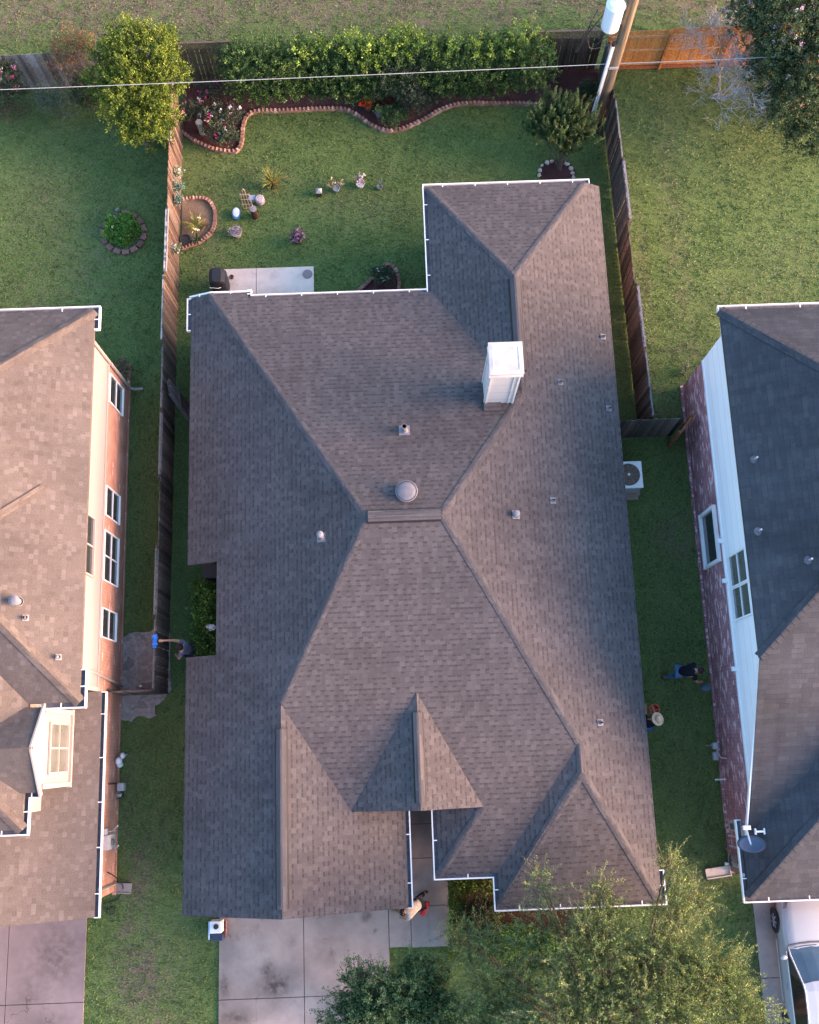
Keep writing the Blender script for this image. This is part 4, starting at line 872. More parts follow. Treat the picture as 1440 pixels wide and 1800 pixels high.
WB = [(.12, .08, .06), (.15, .10, .075), (.085, .06, .05), (.135, .10, .08)]
WD = [(.085, .07, .062), (.11, .09, .08), (.065, .056, .052), (.13, .105, .09)]
fence('board_fence', 'reddish brown weathered board fence on the left of the back lawn', (-7.42, 13.0), (-7.33, 22.6), 1.8, 0, WB, 1, True, kick=None, seed=2, caprail=(.36, .33, .31))
fence('board_fence', 'dark weathered board fence in the gap between middle and left house', (-7.5, 1.95), (-7.42, 12.9), 1.78, 0, WD, 1, True, seed=3, caprail=(.13, .12, .12))
fence('board_fence', 'leaning dark grey board fence between back lawn and right lawn', (7.98, 9.9), (7.72, 23.6), 1.8, .0, WD, -1, True, seed=4, caprail=(.17, .165, .18))
fence('board_fence', 'short dark fence running across to the dark red brick wall', (6.2, 9.78), (9.0, 9.78), 1.75, 0, WD, 1, True, seed=5, gapp=.01)
fence('fence_gate', 'rusty brown gate leaf standing askew against the dark red brick wall', (8.93, 9.35), (9.45, 9.95), 1.7, 0, [(.30, .12, .06), (.26, .11, .06)], 1, True, sec=2, seed=6)
fence('board_fence', 'pale grey weathered board fence behind the shrubs at top left', (-16, 23.75), (-7.4, 23.75), 1.8, -.0, [(.30, .25, .23), (.24, .19, .17), (.2, .16, .14)], 1, True, seed=7)
fence('lattice_fence', 'dark brown fence with lattice top between yellow tree and hedge', (-7.2, 23.8), (-5.3, 23.8), 2.05, 0, [(.11, .075, .05), (.15, .10, .06)], 1, True, seed=8, lattice=True)
fence('lattice_fence', 'dark fence with lattice top between hedge and utility pole', (4.9, 23.8), (7.6, 23.8), 2.05, 0, [(.06, .045, .038), (.085, .06, .05)], 1, True, seed=9, lattice=True)
fence('board_fence', 'new orange board fence between utility pole and bare tree', (7.75, 23.8), (16.5, 23.8), 1.95, 0, [(.50, .21, .065), (.54, .235, .075), (.46, .19, .06)], -1, True, seed=10, kick=(.30, .10, .05), gapp=.0, dogear=.006, jit=.08, railc=(.50, .27, .13))
fence('board_fence', 'short dark fence across the bare earth strip by the orange brick wall', (-8.9, 1.93), (-7.5, 1.93), 1.7, 0, WD, 1, True, seed=11, sec=1.4)
rng = random.Random(4); o = thing('broken_fence_panel', 'broken dark fence panel leaning over between fence and house eave', 'fence panel', (-7.3, 11.3, 0))
for k in range(6):
    b = MB(); j = rng.uniform(.7, 1.5); b.col(.12 * j, .10 * j, .095 * j); b.bar((-7.28, 11.7 - k * .07, 1.7 - k * .05), (-6.75 + .02 * k, 11.1 - k * .13, .05), .12, .018); b.build('board', M['wood'], o)
b = MB(); b.col(.1, .08, .07); b.bar((-7.1, 11.7, 1.2), (-7.0, 11.0, 1.05), .04, .08); b.build('rail', M['wood'], o)
# ------------------------------------------------------------ pole and cables
PX, PY = 7.55, 21.75
o = thing('utility_pole', 'tall wooden utility pole with white transformer at the corner of the fences', 'utility pole', (PX, PY, 0))
b = MB(); b.tube([(PX, PY, 0), (PX + .02, PY, 9.5)], [.20, .14], 18)
g = NG('pole_wood', .95, .1); mp = g.n('ShaderNodeMapping'); mp.inputs['Scale'].default_value = (14, 14, .7); g.l(g.obj(), mp.inputs[0])
g.base(g.ramp(g.noise(1, mp.outputs[0], detail=4), (.35, (.10, .078, .055)), (.65, (.22, .165, .11)))); g.bump(g.noise(2, mp.outputs[0]), .5, .02); M['pole'] = g.m
b.build('pole', M['pole'], o)
tq = at(1080, 34, 4.95); b = MB(); tc = Vector((PX - .52, PY - .1, 0))
b.lathe(tc + Vector((0, 0, 4.85)), [(.10, 0), (.24, .015), (.285, .07), (.285, 1.0), (.30, 1.02), (.2, 1.12), (.001, 1.15)], 28)
tr = b.build('transformer', plain('white_enamel', (.72, .74, .78), .35, .4, var=.02), o, smooth=False)
b = MB(); b.bar((PX - .28, PY - .03, 5.0), (PX - .12, PY, 5.0), .08, .1); b.bar((PX - .28, PY - .03, 5.6), (PX - .12, PY, 5.6), .08, .1); b.build('bracket', M['metal'], o)
b = MB(); b.tube([tc + Vector((.1, .1, 6.0)), tc + Vector((.1, .1, 6.25))], [.05, .03], 10); b.build('bushing', M['greypaint'], tr)
b = MB(); b.bar((PX - .27, PY - .12, .0), (PX - .25, PY - .12, 4.05), .13, .09); b.build('conduit', M['white'], o)
b = MB(); b.bar((PX - .12, PY - .2, .0), (PX - .12, PY - .2, .75), .05, .05); b.build('ground_guard', M['metal'], o)
b = MB(); b.tube([(PX - .25, PY - .12, 4.05), (PX - .24, PY - .12, 4.2)], .06, 10); b.build('conduit_cap', M['black'], o)
for pts, r in (([(-.8, -.1, 4.9), (-1.1, -.2, 5.1), (-1.32, -.25, 4.75), (-1.3, -.2, 4.3), (-1.38, -.1, 3.75)], .018), ([(-.8, 0, 5.3), (-1.05, -.1, 4.9), (-1.25, -.1, 4.4), (-1.33, 0, 3.9), (-1.38, -.05, 3.7)], .02),
    ([(-.24, -.12, 4.2), (-.5, -.2, 4.15), (-.95, -.25, 4.1), (-1.1, -.2, 4.35), (-1.2, -.2, 5.0), (-1.0, 0, 5.6)], .014), ([(-.24, -.1, 4.2), (-.5, -.1, 4.45), (-.95, -.15, 4.0), (-1.05, -.1, 4.1), (-1.2, -.1, 4.6)], .012)):
    b = MB(); b.tube(spline([(PX + x, PY + y, z) for x, y, z in pts], 6), r, 6); b.build('wire', M['black'], o, smooth=True)
b = MB(); b.box((PX - .03, PY - .2, 3.05), (.3, .06, .06)); b.build('cable_clamp', M['metal'], o)
wa = at(1078, 112, 3.06); wl_ = at(-120, 162, 5.2); wr_ = at(1500, 93, 3.9); b = MB()
def sag(a, c, s_, n=24): return [a.lerp(c, i / n) - Vector((0, 0, 4 * s_ * (i / n) * (1 - i / n))) for i in range(n + 1)]
b.tube(sag(wl_, Vector(wa), .05) + sag(Vector(wa), wr_, .03)[1:], .010, 6)
tag(b.build('overhead_cable', M['metal'], smooth=True), 'thin grey overhead cable stretched across the back of the gardens', 'cable')
# ------------------------------------------------------------ brick edgings
def edging(label, line, n, h=.09, l=.2, w=.1, pal=((.33, .19, .14), (.28, .15, .115), (.40, .26, .20), (.24, .14, .11)), tilt=.75, seed=1):
    rng = random.Random(seed); ln = [Vector((p.x, p.y, 0)) for p in line]; seg = [(ln[i + 1] - ln[i]).length for i in range(len(ln) - 1)]; T = sum(seg)
    o = thing('brick_edging', label, 'edging', ln[0])
    for k in range(n):
        t = T * (k + .5) / n; i = 0
        while t > seg[i] and i < len(seg) - 1: t -= seg[i]; i += 1
        c = ln[i].lerp(ln[i + 1], t / seg[i]); d = (ln[i + 1] - ln[i]).normalized(); b = MB(); j = rng.uniform(.8, 1.25); b.col(*(q * j for q in rng.choice(pal)))
        s = Vector((-d.y, d.x, 0)); up = (Vector((0, 0, 1)) + d * tilt + s * rng.uniform(-.08, .08)).normalized(); m = Matrix((d - up * d.dot(up), s, up)).transposed()
        m = Matrix([r.normalized() for r in m.transposed()]).transposed()
        b.box(c + Vector((0, 0, h * .55)), (T / n * .93, w * 1.15, l * .85), m=m @ Matrix.Rotation(rng.uniform(-.12, .12), 3, 'Z')); b.build('brick', M['edging'], o)
edging('long wavy brick edging between the back lawn and the red mulch bed', s1, 100, seed=1)
edging('curved brick edging of the small bed against the left fence', spline(E2), 30, seed=2)
edging('curved brick edging of the little bed beside the middle house', spline(E3), 20, seed=3)
rng = random.Random(12)
for k, (px, py) in enumerate([(949, 299), (953, 291), (962, 286), (970, 284), (992, 286), (997, 289), (1004, 296), (1007, 304), (1008, 312), (948, 308)]):
    c = at(px, py, .05); b = MB(); b.col(.5, .44, .38); b.ball(c, (rng.uniform(.06, .1), rng.uniform(.06, .1), rng.uniform(.05, .09)), 6, 4)
    for i in range(len(b.v)): v = Vector(b.v[i]); b.v[i] = tuple(c + (v - c) * rng.uniform(.8, 1.2))
    tag(b.build('edging_stone', M['edging']), 'pale rough stone in the ring around the multi-stemmed shrub by the roof corner', 'stone', 'pale stones around the shrub bed')
for k in range(15):
    a = k * 2 * math.pi / 15 + .2; c = at(217 + 36 * math.cos(a), 409 + 34 * math.sin(a), .04)
    b = MB(); j = rng.uniform(.7, 1.3); b.col(.20 * j, .115 * j, .10 * j); m = Matrix.Rotation(-a + rng.uniform(-.2, .2), 3, 'Z'); b.box(c, (.19, .25, .1), m=m)
    tag(b.build('edging_stone', M['edging'], bevel=.02), 'reddish stone block in the ring around the round flower bed', 'stone', 'red stones around the round flower bed')
# ------------------------------------------------------------ trees, hedges, shrubs
M['greytwig'] = plain('grey_twig', (.20, .18, .14), .9, .1)
def V3(p): return (p.x, p.y, p.z)
def B(px, py, z, r, w=1): return (V3(at(px, py, z)), r, w)
plant('yellow_green_tree', 'bushy yellow green tree leaning over the left end of the back fence', 'tree', at(262, 262, 0),
    [B(245, 105, 2.9, (1.35, 1.15, 1.1), 3), B(240, 165, 2.4, (1.4, 1.1, 1.2), 3), B(262, 222, 1.7, (1.0, .8, .95), 1.7), B(290, 140, 2.6, (.8, .9, 1.0), 1)], 2500, 24, .26, (.075, .038), G_YEL, 11, stem=.06, hollow=.35, upb=.6)
hb = [((x, 23.05 + .12 * math.sin(x * 2), 1.35), (.75, .85, 1.25 + .12 * math.sin(x * 1.3)), 1) for x in np.arange(-5.0, 5.6, .6)] + [((x, 22.78 + .12 * math.sin(x * 1.7), .7), (.6, .38, .75), .6) for x in np.arange(-4.8, 5.3, .6)]
h_ = plant('hedge', 'long dark green hedge along the back fence behind the mulch bed', 'hedge', (0, 23.1, 0), hb, 8200, 18, .16, (.062, .046), [(.055, .115, .028), (.08, .15, .036), (.04, .08, .023), (.095, .16, .04), (.045, .09, .03)], 12, hollow=.45, upb=.3, stem=.03, limbs=False)
P_, D_, L_, W_, c_, tw_ = crown([((x, 23.1 + .3 * math.sin(x * 3), 2.35), (.5, .5, .45), w_) for x, w_ in ((-2.9, .5), (-2.3, .8), (-1.2, .6), (-.9, 1), (-.2, 1), (.4, 1), (1.0, 1), (2.0, .4), (3.3, .6), (3.9, .5), (4.8, .8))], 240, 22, .32, (.08, .045), G_LIME, 13, upb=.8, hollow=.3)
leafmesh('new_growth', P_, D_, L_, W_, c_, h_)
plant('dark_shrub', 'big rounded dark grey-green shrub in front of the hedge', 'shrub', at(712, 185, 0), [B(708, 140, 1.2, (1.0, .85, 1.1), 2), B(730, 175, .6, (.6, .5, .6), 1)], 1300, 20, .15, (.055, .028), [(.045, .07, .042), (.07, .10, .065), (.03, .05, .03)], 14, hollow=.6, stem=.03)
plant('low_shrub', 'small leafy green shrub touching the brick edging below the dark shrub', 'shrub', at(693, 215, 0), [B(692, 206, .3, (.42, .38, .35))], 240, 16, .12, (.06, .03), [(.06, .13, .04), (.09, .17, .05), (.05, .10, .05)], 15, hollow=.5)
spiky('strappy_plant', 'clump of dark bluish green strap leaves beside the orange flowers', 'plant', 638, 178, .05, 150, .55, .022, [(.05, .11, .075), (.07, .13, .10)], 16)
plant('columnar_shrub', 'shrub of upright spiky green shoots on several bare stems above the roof corner', 'shrub', at(985, 300, 0),
    [B(985, 215, 1.7, (.9, .85, .55), 3), B(950, 235, 1.4, (.55, .55, .5), 1.2), B(1022, 232, 1.45, (.65, .6, .5), 1.4), B(990, 255, 1.0, (.65, .5, .4), 1)], 360, 200, .6, (.055, .02), [(.04, .08, .024), (.065, .11, .033), (.025, .05, .016), (.10, .145, .045)], 17, hollow=.05, out=.6, upb=1.5, stem=.03, hug=.036, vj=.3)
plant('crape_myrtle', 'large dark green tree with pale pink blossoms filling the top right corner', 'tree', at(1410, 190, 0),
    [B(1385, 60, 3.3, (1.5, 1.5, 1.5), 3), B(1440, 130, 3.0, (1.6, 1.4, 1.5), 3), B(1395, 190, 2.0, (1.1, 1.0, 1.2), 1.5), B(1430, 240, 1.6, (1.0, .8, 1.0), 1), B(1340, 20, 3.3, (1.1, 1.2, 1.2), 1.5), B(1480, 60, 3.2, (1.4, 1.5, 1.5), 1.2), B(1350, 130, 2.4, (.8, .8, 1.0), 1), B(1440, -60, 3.4, (2, 1.5, 1.4), 1)],
    4600, 22, .3, (.075, .042), [(.05, .09, .035), (.075, .12, .05), (.035, .065, .03), (.10, .14, .06)], 18, stem=.09, hollow=.4, flowers=(120, .075, [(.62, .42, .52), (.72, .6, .64), (.5, .3, .42)], .5))
def bare_tree(name, label, base, h, seed, r0=.07, spread=1.0, col=(.34, .31, .30)):
    rng = random.Random(seed); o = thing(name, label, 'tree', base); M['barebark'] = plain('grey_dead_wood', col, .9, .1, var=.2); T_ = MB(); Bm = MB()
    def rec(p, d, L, r, dep):
        q = p; pts = [p]; rs = [r]
        for i in range(3):
            d2 = (d + Vector((rng.gauss(0, .16), rng.gauss(0, .16), .05))).normalized(); q = q + d2 * L / 3; pts.append(q); rs.append(r * (1 - .22 * (i + 1)))
        (T_ if dep < 2 else Bm).tube(pts, rs, 5 if dep < 2 else 3, False)
        if dep >= 6: return
        for k in range(3 if dep < 5 else 2):
            nd = (d2 + Vector((rng.gauss(0, .6 * spread), rng.gauss(0, .6 * spread), rng.gauss(.05, .3)))).normalized(); rec(pts[rng.choice((2, 3))], nd, L * rng.uniform(.62, .85), max(r * .5, .0075), dep + 1)
    for k in range(6):
        a = k * 1.047 + rng.random(); rec(Vector(base) + Vector((math.cos(a), math.sin(a), 0)) * .1, Vector((math.cos(a) * .45, math.sin(a) * .45, 1)).normalized(), h * .3, r0, 0)
    T_.build('trunk', M['barebark'], o); Bm.build('branch', M['barebark'], o); return o
bare_tree('bare_tree', 'leafless grey tree with fine tangled branches in front of the orange fence', at(1266, 172, 0), 4.0, 23, .035, 1.0)
plant('rose_bush', 'rose bush with pink flowers at the far left edge against the pale fence', 'rose bush', at(8, 190, 0), [B(5, 145, 1.2, (.55, .6, .9)), B(30, 165, .9, (.35, .35, .6), .5)], 420, 12, .2, (.06, .04), G_DK + [(.12, .12, .05)], 24, hollow=.3, stem=.02, twigr=.006, flowers=(26, .085, [(.72, .07, .22), (.8, .3, .42), (.8, .7, .66), (.6, .02, .12)], .7))
plant('russet_shrub', 'thin shrub with orange brown leaves beside the yellow green tree', 'shrub', at(125, 135, 0), [B(128, 88, 1.9, (.75, .6, .6), 2), B(105, 110, 1.4, (.6, .5, .6), 1), B(150, 85, 1.9, (.4, .4, .5), .8)], 420, 9, .28, (.05, .03), [(.30, .13, .06), (.24, .15, .06), (.16, .17, .05), (.24, .20, .07), (.34, .10, .07)], 25, hollow=.2, stem=.015, twigr=.006, upb=.9)
plant('wispy_shrub', 'wispy grey-green shrub on the grass left of the yellow green tree', 'shrub', at(110, 205, 0), [B(108, 185, .9, (.65, .55, .7), 2), B(85, 178, .9, (.4, .4, .5), 1)], 360, 14, .42, (.07, .016), G_GREY, 26, hollow=.15, upb=.9, stem=.012, twigr=.005)
plant('dark_shrub', 'small dark shrub in the shade left of the yellow green tree', 'shrub', at(158, 195, 0), [B(155, 165, .8, (.45, .6, .8))], 420, 16, .18, (.05, .03), G_DK, 27, hollow=.3, stem=.02)
plant('rambling_shrub', 'low reddish twiggy shrub below the pink roses at the left edge', 'shrub', at(22, 208, 0), [B(22, 200, .35, (.7, .4, .35))], 200, 8, .22, (.05, .025), [(.12, .12, .05), (.16, .10, .06)], 28, hollow=.2, twigr=.005)
roses = [('with white and pink buds at the foot of the yellow green tree', 335, 200, .5, [(.8, .74, .7), (.75, .3, .4)], 7), ('with magenta flowers near the brown lattice fence', 375, 163, .5, [(.35, .04, .16), (.45, .05, .2)], 7), ('with pale cream flowers in the middle of the rose bed', 375, 202, .4, [(.8, .62, .48), (.8, .75, .7)], 7),
    ('with white and lilac flowers next to the brick edging', 404, 208, .4, [(.8, .6, .8), (.82, .8, .8)], 7), ('with one bright magenta flower at the front of the rose bed', 385, 232, .5, [(.85, .04, .35), (.8, .6, .4), (.8, .78, .75)], 5), ('dark and leafy, nearest the lawn in the rose bed', 398, 243, .42, [(.7, .65, .6)], 2)]
for i, (l_, px, py, r_, fp, nf) in enumerate(roses):
    plant('rose_bush', 'rose bush ' + l_, 'rose bush', at(px, py + 12, 0), [B(px, py, .5, (r_, r_ * .8, .45))], 130, 11, .2, (.06, .038), [(.035, .07, .045), (.06, .10, .055), (.09, .12, .06)], 30 + i, hollow=.15, stem=.012, twigr=.006, flowers=(nf, .075, fp, .6), group='rose bushes in the mulch bed')
# round flower bed
plant('flower_clump', 'round mound of bright green leaves with tiny yellow flowers in the stone ring', 'plant', at(215, 412, 0), [B(213, 403, .15, (.58, .55, .32))], 760, 12, .12, (.07, .035), [(.11, .25, .04), (.16, .33, .05), (.08, .19, .04)], 40, hollow=.3, flowers=(7, .04, [(.8, .7, .35), (.85, .85, .8)], .6))
spiky('lily_plant', 'yellow green lily with long leaves and white flowers in the bed by the left fence', 'plant', 346, 400, .12, 34, .5, .05, [(.26, .30, .06), (.20, .26, .05), (.34, .34, .09)], 41, flowers=(3, .07, [(.9, .85, .6)]))
spiky('dark_lily_plant', 'dark blue-green leafy plant below the lily in the bed by the left fence', 'plant', 346, 424, .08, 26, .38, .05, [(.05, .10, .08), (.04, .08, .06), (.12, .17, .05)], 42)
spiky('bronze_plant', 'small bronze leaved plant at the right side of the lily', 'plant', 362, 398, .05, 30, .26, .025, [(.26, .15, .07), (.18, .14, .06)], 43)
plant('rose_bush', 'rose bush with small pale flowers in the little edged bed beside the house', 'rose bush', at(675, 497, 0), [B(672, 485, .4, (.36, .3, .3))], 150, 12, .16, (.06, .035), [(.05, .10, .05), (.08, .14, .06)], 44, hollow=.2, stem=.012, twigr=.006, flowers=(8, .05, [(.8, .55, .6), (.82, .75, .7)], .6))
plant('dry_shrub', 'dry brown shrub behind the downspout corner of the orange brick house', 'shrub', at(218, 668, 0), [B(216, 655, .35, (.35, .42, .35))], 330, 10, .14, (.045, .02), [(.22, .16, .10), (.28, .21, .13), (.15, .12, .07)], 45, hollow=.2, twigr=.005)
plant('leafy_bush', 'bright green leafy bush in the notch of the middle house', 'bush', at(368, 1090, 0), [B(360, 1050, .5, (.3, .5, .5)), B(364, 1090, .5, (.3, .5, .5)), B(358, 1130, .45, (.35, .4, .45)), B(372, 1070, .6, (.25, .8, .5))], 560, 12, .25, (.10, .05), [(.10, .22, .04), (.15, .30, .06), (.07, .15, .03)], 46, hollow=.25, stem=.02, twigr=.006)
spiky('small_spiky_plant', 'small striped plant on the grass at the corner of the dark red brick house', 'plant', 1204, 655, .03, 44, .42, .022, [(.28, .30, .24), (.12, .16, .09)], 47)
plant('dark_plant', 'small dark leafy plant beside the foot of the utility pole', 'plant', at(1038, 165, 0), [B(1036, 160, .3, (.28, .25, .25))], 80, 10, .15, (.12, .035), G_DK + [(.08, .13, .05)], 48, hollow=.2)
lowp = [(B(803, y, .3, (.25, .22, .28))) for y in range(1552, 1680, 14)] + [(B(x, 1553, .3, (.22, .27, .28))) for x in range(815, 885, 12)]
plant('box_hedge', 'low clipped L-shaped green hedge between walkway and front mulch bed', 'hedge', at(803, 1600, 0), lowp, 900, 14, .07, (.045, .03), [(.12, .20, .03), (.17, .26, .04), (.09, .15, .03)], 49, hollow=.5)
plant('round_bush', 'dark round bush in the front mulch bed behind the low hedge', 'bush', at(845, 1620, 0), [B(848, 1608, .5, (.58, .5, .5))], 620, 14, .12, (.05, .03), G_DK, 50, hollow=.5)
plant('border_plants', 'bright green low border plants at the front of the mulch bed', 'plant', at(920, 1665, 0), [B(910, 1645, .2, (.6, .3, .25)), B(880, 1670, .2, (.6, .3, .25)), B(960, 1660, .2, (.5, .3, .25))], 360, 12, .14, (.12, .03), [(.12, .24, .03), (.18, .32, .04)], 51, hollow=.2, upb=1)
plant('shade_tree', 'dark green small-leaved tree over the driveway at the bottom', 'tree', at(705, 1830, 0),
    [B(690, 1770, 3.6, (1.15, 1.0, .9), 3), B(640, 1740, 3.2, (.75, .7, .7), 1.3), B(740, 1720, 3.2, (.7, .7, .7), 1.2), B(630, 1800, 3.3, (.9, .8, .8), 1.5), B(770, 1790, 3.5, (.9, .8, .8), 1.6), B(700, 1850, 3.4, (1.4, .8, .9), 1)],
    2600, 24, .34, (.062, .034), [(.075, .14, .05), (.11, .18, .06), (.05, .10, .04), (.14, .21, .08)], 60, stem=.08, hollow=.25, upb=.8, twigr=.006)
plant('olive_tree', 'large airy olive green tree in front of the lower right roof corner', 'tree', at(1080, 1850, 0),
    [B(845, 1665, 3.6, (.6, .65, .5), .8), B(880, 1740, 4.0, (1.1, .9, .8), 2.2), B(800, 1640, 3.2, (.35, .4, .35), .25), B(950, 1660, 4.1, (.8, .75, .6), 1.5), B(945, 1560, 4.1, (.28, .5, .4), .28), B(1045, 1610, 4.4, (.6, .6, .5), .9), B(1060, 1565, 4.4, (.3, .35, .35), .25), B(1050, 1690, 4.9, (1.25, 1.0, .85), 3.2), B(1180, 1600, 4.2, (.5, .65, .5), .9), B(1178, 1530, 4.1, (.26, .45, .35), .28), B(1225, 1580, 4.0, (.3, .4, .35), .3), B(1170, 1690, 4.8, (1.15, 1.0, .85), 3), B(1250, 1720, 4.5, (.9, .9, .8), 2.2),
     B(1010, 1790, 5.2, (1.4, 1.0, .9), 3), B(1150, 1790, 5.2, (1.5, 1.0, .9), 3.2), B(1290, 1790, 4.3, (.9, .8, .7), 1.5), B(880, 1820, 4.3, (1.2, .9, .8), 1.8), B(1100, 1880, 4.8, (2.8, .9, .9), 1.5)],
    5400, 34, .62, (.052, .022), [(.14, .205, .055), (.20, .255, .065), (.10, .16, .05), (.08, .13, .04), (.25, .28, .08), (.13, .20, .065)], 61, stem=.10, hollow=.1, upb=.8, twigr=.0055, twigmat='greytwig', vj=.22, hug=.045)
plant('tree_sprig', 'x', 'x', (0, 0, 0), [((0, 0, 0), (.1, .1, .1))], 1, 1, .1, (.01, .01), G_OLIVE, 1) if False else None
# ------------------------------------------------------------ garden things
def pot(mb, c, r, h, rim=.02, taper=.75): mb.lathe(c, [(r * taper, 0), (r, h * .85), (r + rim, h * .86), (r + rim, h), (r - .01, h), (r - .02, h - .03), (.001, h - .03)], 16, cap=False)
def potted(name, label, px, py, r, h, pc, blob, nt, per, leaf, pal, seed, fl=None, cat='flower pot', group=None, upb=.6, tl=.12):
    b0 = at(px, py, 0); o = thing(name, label, cat, b0, group); b = MB(); b.col(*pc); pot(b, b0, r, h); b.build('pot', M['attr'], o)
    P, D, L, W, c, tw = crown([((b0.x + blob[0], b0.y + blob[1], h + blob[2]), blob[3])], nt, per, tl, leaf, pal, seed, hollow=.1, upb=upb); leafmesh('foliage', P, D, L, W, c, o)
    if fl:
        g = np.random.default_rng(seed); n, size, fp = fl; s_ = P[g.choice(len(P), n)]; s_[:, 2] += .04; Pf = np.concatenate([q + g.normal(0, size * .4, (8, 3)) for q in s_]); leafmesh('blossom', Pf, g.normal(size=Pf.shape) * [1, 1, .3], size * .9, size * .8, np.repeat(pick(g, n, fp, .06), 8, 0), o, 'petal')
    return o
spiky('potted_yucca', 'spiky yellow green plant in a black pot on the back lawn', 'flower pot', 481, 329, .26, 110, .62, .024, [(.26, .28, .06), (.32, .30, .08), (.20, .24, .05), (.34, .22, .08)], 70, pot_=(.14, .28, (.02, .02, .022)))
potted('potted_mum', 'round pot covered in mauve and pink flowers on the lawn above the patio', 524, 424, .17, .25, (.10, .08, .07), (0, 0, .05, (.21, .21, .12)), 130, 6, (.05, .03), [(.10, .12, .06), (.2, .12, .16)], 71, (46, .05, [(.55, .28, .42), (.62, .4, .5), (.4, .18, .35)]))
potted('flower_planter', 'squat grey urn with faded lilac flowers on the lawn below the blue tub', 417, 413, .19, .26, (.34, .31, .28), (0, 0, .02, (.18, .16, .08)), 70, 5, (.05, .025), [(.2, .18, .2), (.28, .24, .28)], 72, (10, .045, [(.5, .42, .55), (.4, .35, .45)]))
potted('flower_pot', 'white pot with pink and yellow flowers, third of the row on the lawn', 634, 327, .14, .2, (.62, .56, .54), (0, .05, .12, (.2, .16, .14)), 60, 5, (.05, .03), [(.12, .16, .05), (.2, .2, .07)], 73, (22, .055, [(.75, .5, .62), (.85, .8, .55), (.45, .08, .25), (.82, .78, .78)]), group='flower pots in a row on the lawn')
potted('flower_pot', 'grey-blue pot with scattered white and orange flowers on the lawn', 592, 335, .11, .18, (.22, .25, .27), (-.05, .05, .1, (.28, .13, .12)), 60, 4, (.05, .03), [(.18, .22, .06), (.3, .2, .1)], 74, (14, .05, [(.85, .83, .8), (.75, .45, .25), (.7, .5, .35)]), group='flower pots in a row on the lawn')
potted('potted_shrub', 'thin grey-green plant at the right end of the row on the lawn', 668, 332, .09, .15, (.10, .13, .11), (0, .02, .14, (.11, .14, .16)), 40, 5, (.07, .018), [(.12, .17, .11), (.18, .22, .16)], 75, group='flower pots in a row on the lawn', upb=1)
potted('flower_pot', 'pot of vivid orange red flowers in front of the dark shrub', 646, 193, .15, .25, (.05, .05, .05), (0, 0, .06, (.2, .16, .1)), 60, 5, (.05, .03), G_MID, 76, (44, .065, [(.85, .07, .02), (.9, .16, .03), (.8, .04, .03)]))
potted('flower_pot', 'grey pot with yellow green leaves right of the orange flowers', 667, 205, .12, .24, (.2, .2, .23), (0, .03, .06, (.12, .12, .1)), 30, 5, (.08, .05), [(.42, .42, .16), (.3, .34, .1)], 77)
c = at(562, 343, 0); o = thing('garden_lantern', 'small dark brown lantern with a pale roof, left end of the lawn row', 'lantern', c)
b = MB(); b.box(c + Vector((0, 0, .15)), (.15, .15, .26)); b.build('body', plain('dark_bronze', (.07, .035, .02), .5, var=.4), o); b = MB(); b.lathe(c + Vector((0, 0, .28)), [(.15, 0), (.04, .1), (.001, .11)], 4, Matrix.Rotation(R(45), 3, 'Z')); b.build('lid', M['greypaint'], o)
c = at(437, 367, 0); o = thing('arched_trellis', 'tan metal trellis with an arched top standing on the back lawn', 'trellis', c); b = MB()
for x in (-.17, -.055, .06, .17): b.tube([c + Vector((x, 0, 0)), c + Vector((x * .8, .02, .95 + (.0 if abs(x) > .1 else .0)))], .014, 5)
b.tube([c + Vector((-.045, .02, .95)), c + Vector((-.04, .02, 1.18)), c + Vector((0, .02, 1.27)), c + Vector((.045, .02, 1.18)), c + Vector((.048, .02, .95))], .014, 5)
for z_ in (.06, .3, .62, .93): b.tube([c + Vector((-.18, 0, z_)), c + Vector((.18, 0, z_))], .013, 5)
b.build('frame', plain('tan_rusty_metal', (.42, .29, .20), .6), o); 
c = at(458, 355, 0); b = MB(); b.col(.40, .33, .34); b.lathe(c, [(.12, 0), (.165, .03), (.165, .22), (.13, .26), (.001, .27)], 18, cap=False); tag(b.build('garden_stool', M['attr']), 'small round pinkish grey stool right of the arched trellis', 'stool')
c = at(444, 352, 0); b = MB(); b.col(.28, .33, .42); b.box(c + Vector((0, 0, .1)), (.24, .2, .2)); tag(b.build('watering_box', M['attr'], bevel=.02), 'small blue-grey box behind the arched trellis', 'box')
c = at(449, 381, 0); o = thing('drum', 'narrow dark brown drum with a grey lid on the lawn below the trellis', 'drum', c); b = MB(); b.lathe(c, [(.115, 0), (.12, .05), (.11, .5), (.112, .52)], 18); b.build('body', plain('dark_brown_clay', (.05, .022, .018), .7), o); b = MB(); b.lathe(c + Vector((0, 0, .52)), [(.118, 0), (.118, .03), (.05, .035), (.045, .05), (.001, .05)], 18, cap=False); b.build('lid', plain('grey_lid', (.22, .2, .21), .6), o)
c = at(417, 380, 0); o = thing('plastic_tub', 'white and blue oval tub standing on the back lawn', 'tub', c); b = MB(); b.lathe(c, [(.13, 0), (.17, .18), (.18, .2)], 20)
for i in range(len(b.v)): v = Vector(b.v[i]) - c; b.v[i] = tuple(c + Vector((v.x * .85, v.y * 1.25, v.z)))
b.build('tub', plain('blue_plastic', (.04, .16, .30), .4), o); b = MB(); b.lathe(c + Vector((0, .02, .2)), [(.14, 0), (.14, .03), (.09, .05), (.001, .055)], 20, cap=False)
for i in range(len(b.v)): v = Vector(b.v[i]) - c; b.v[i] = tuple(c + Vector((v.x * .85, v.y * 1.25, v.z)))
b.build('lid', M['white'], o)
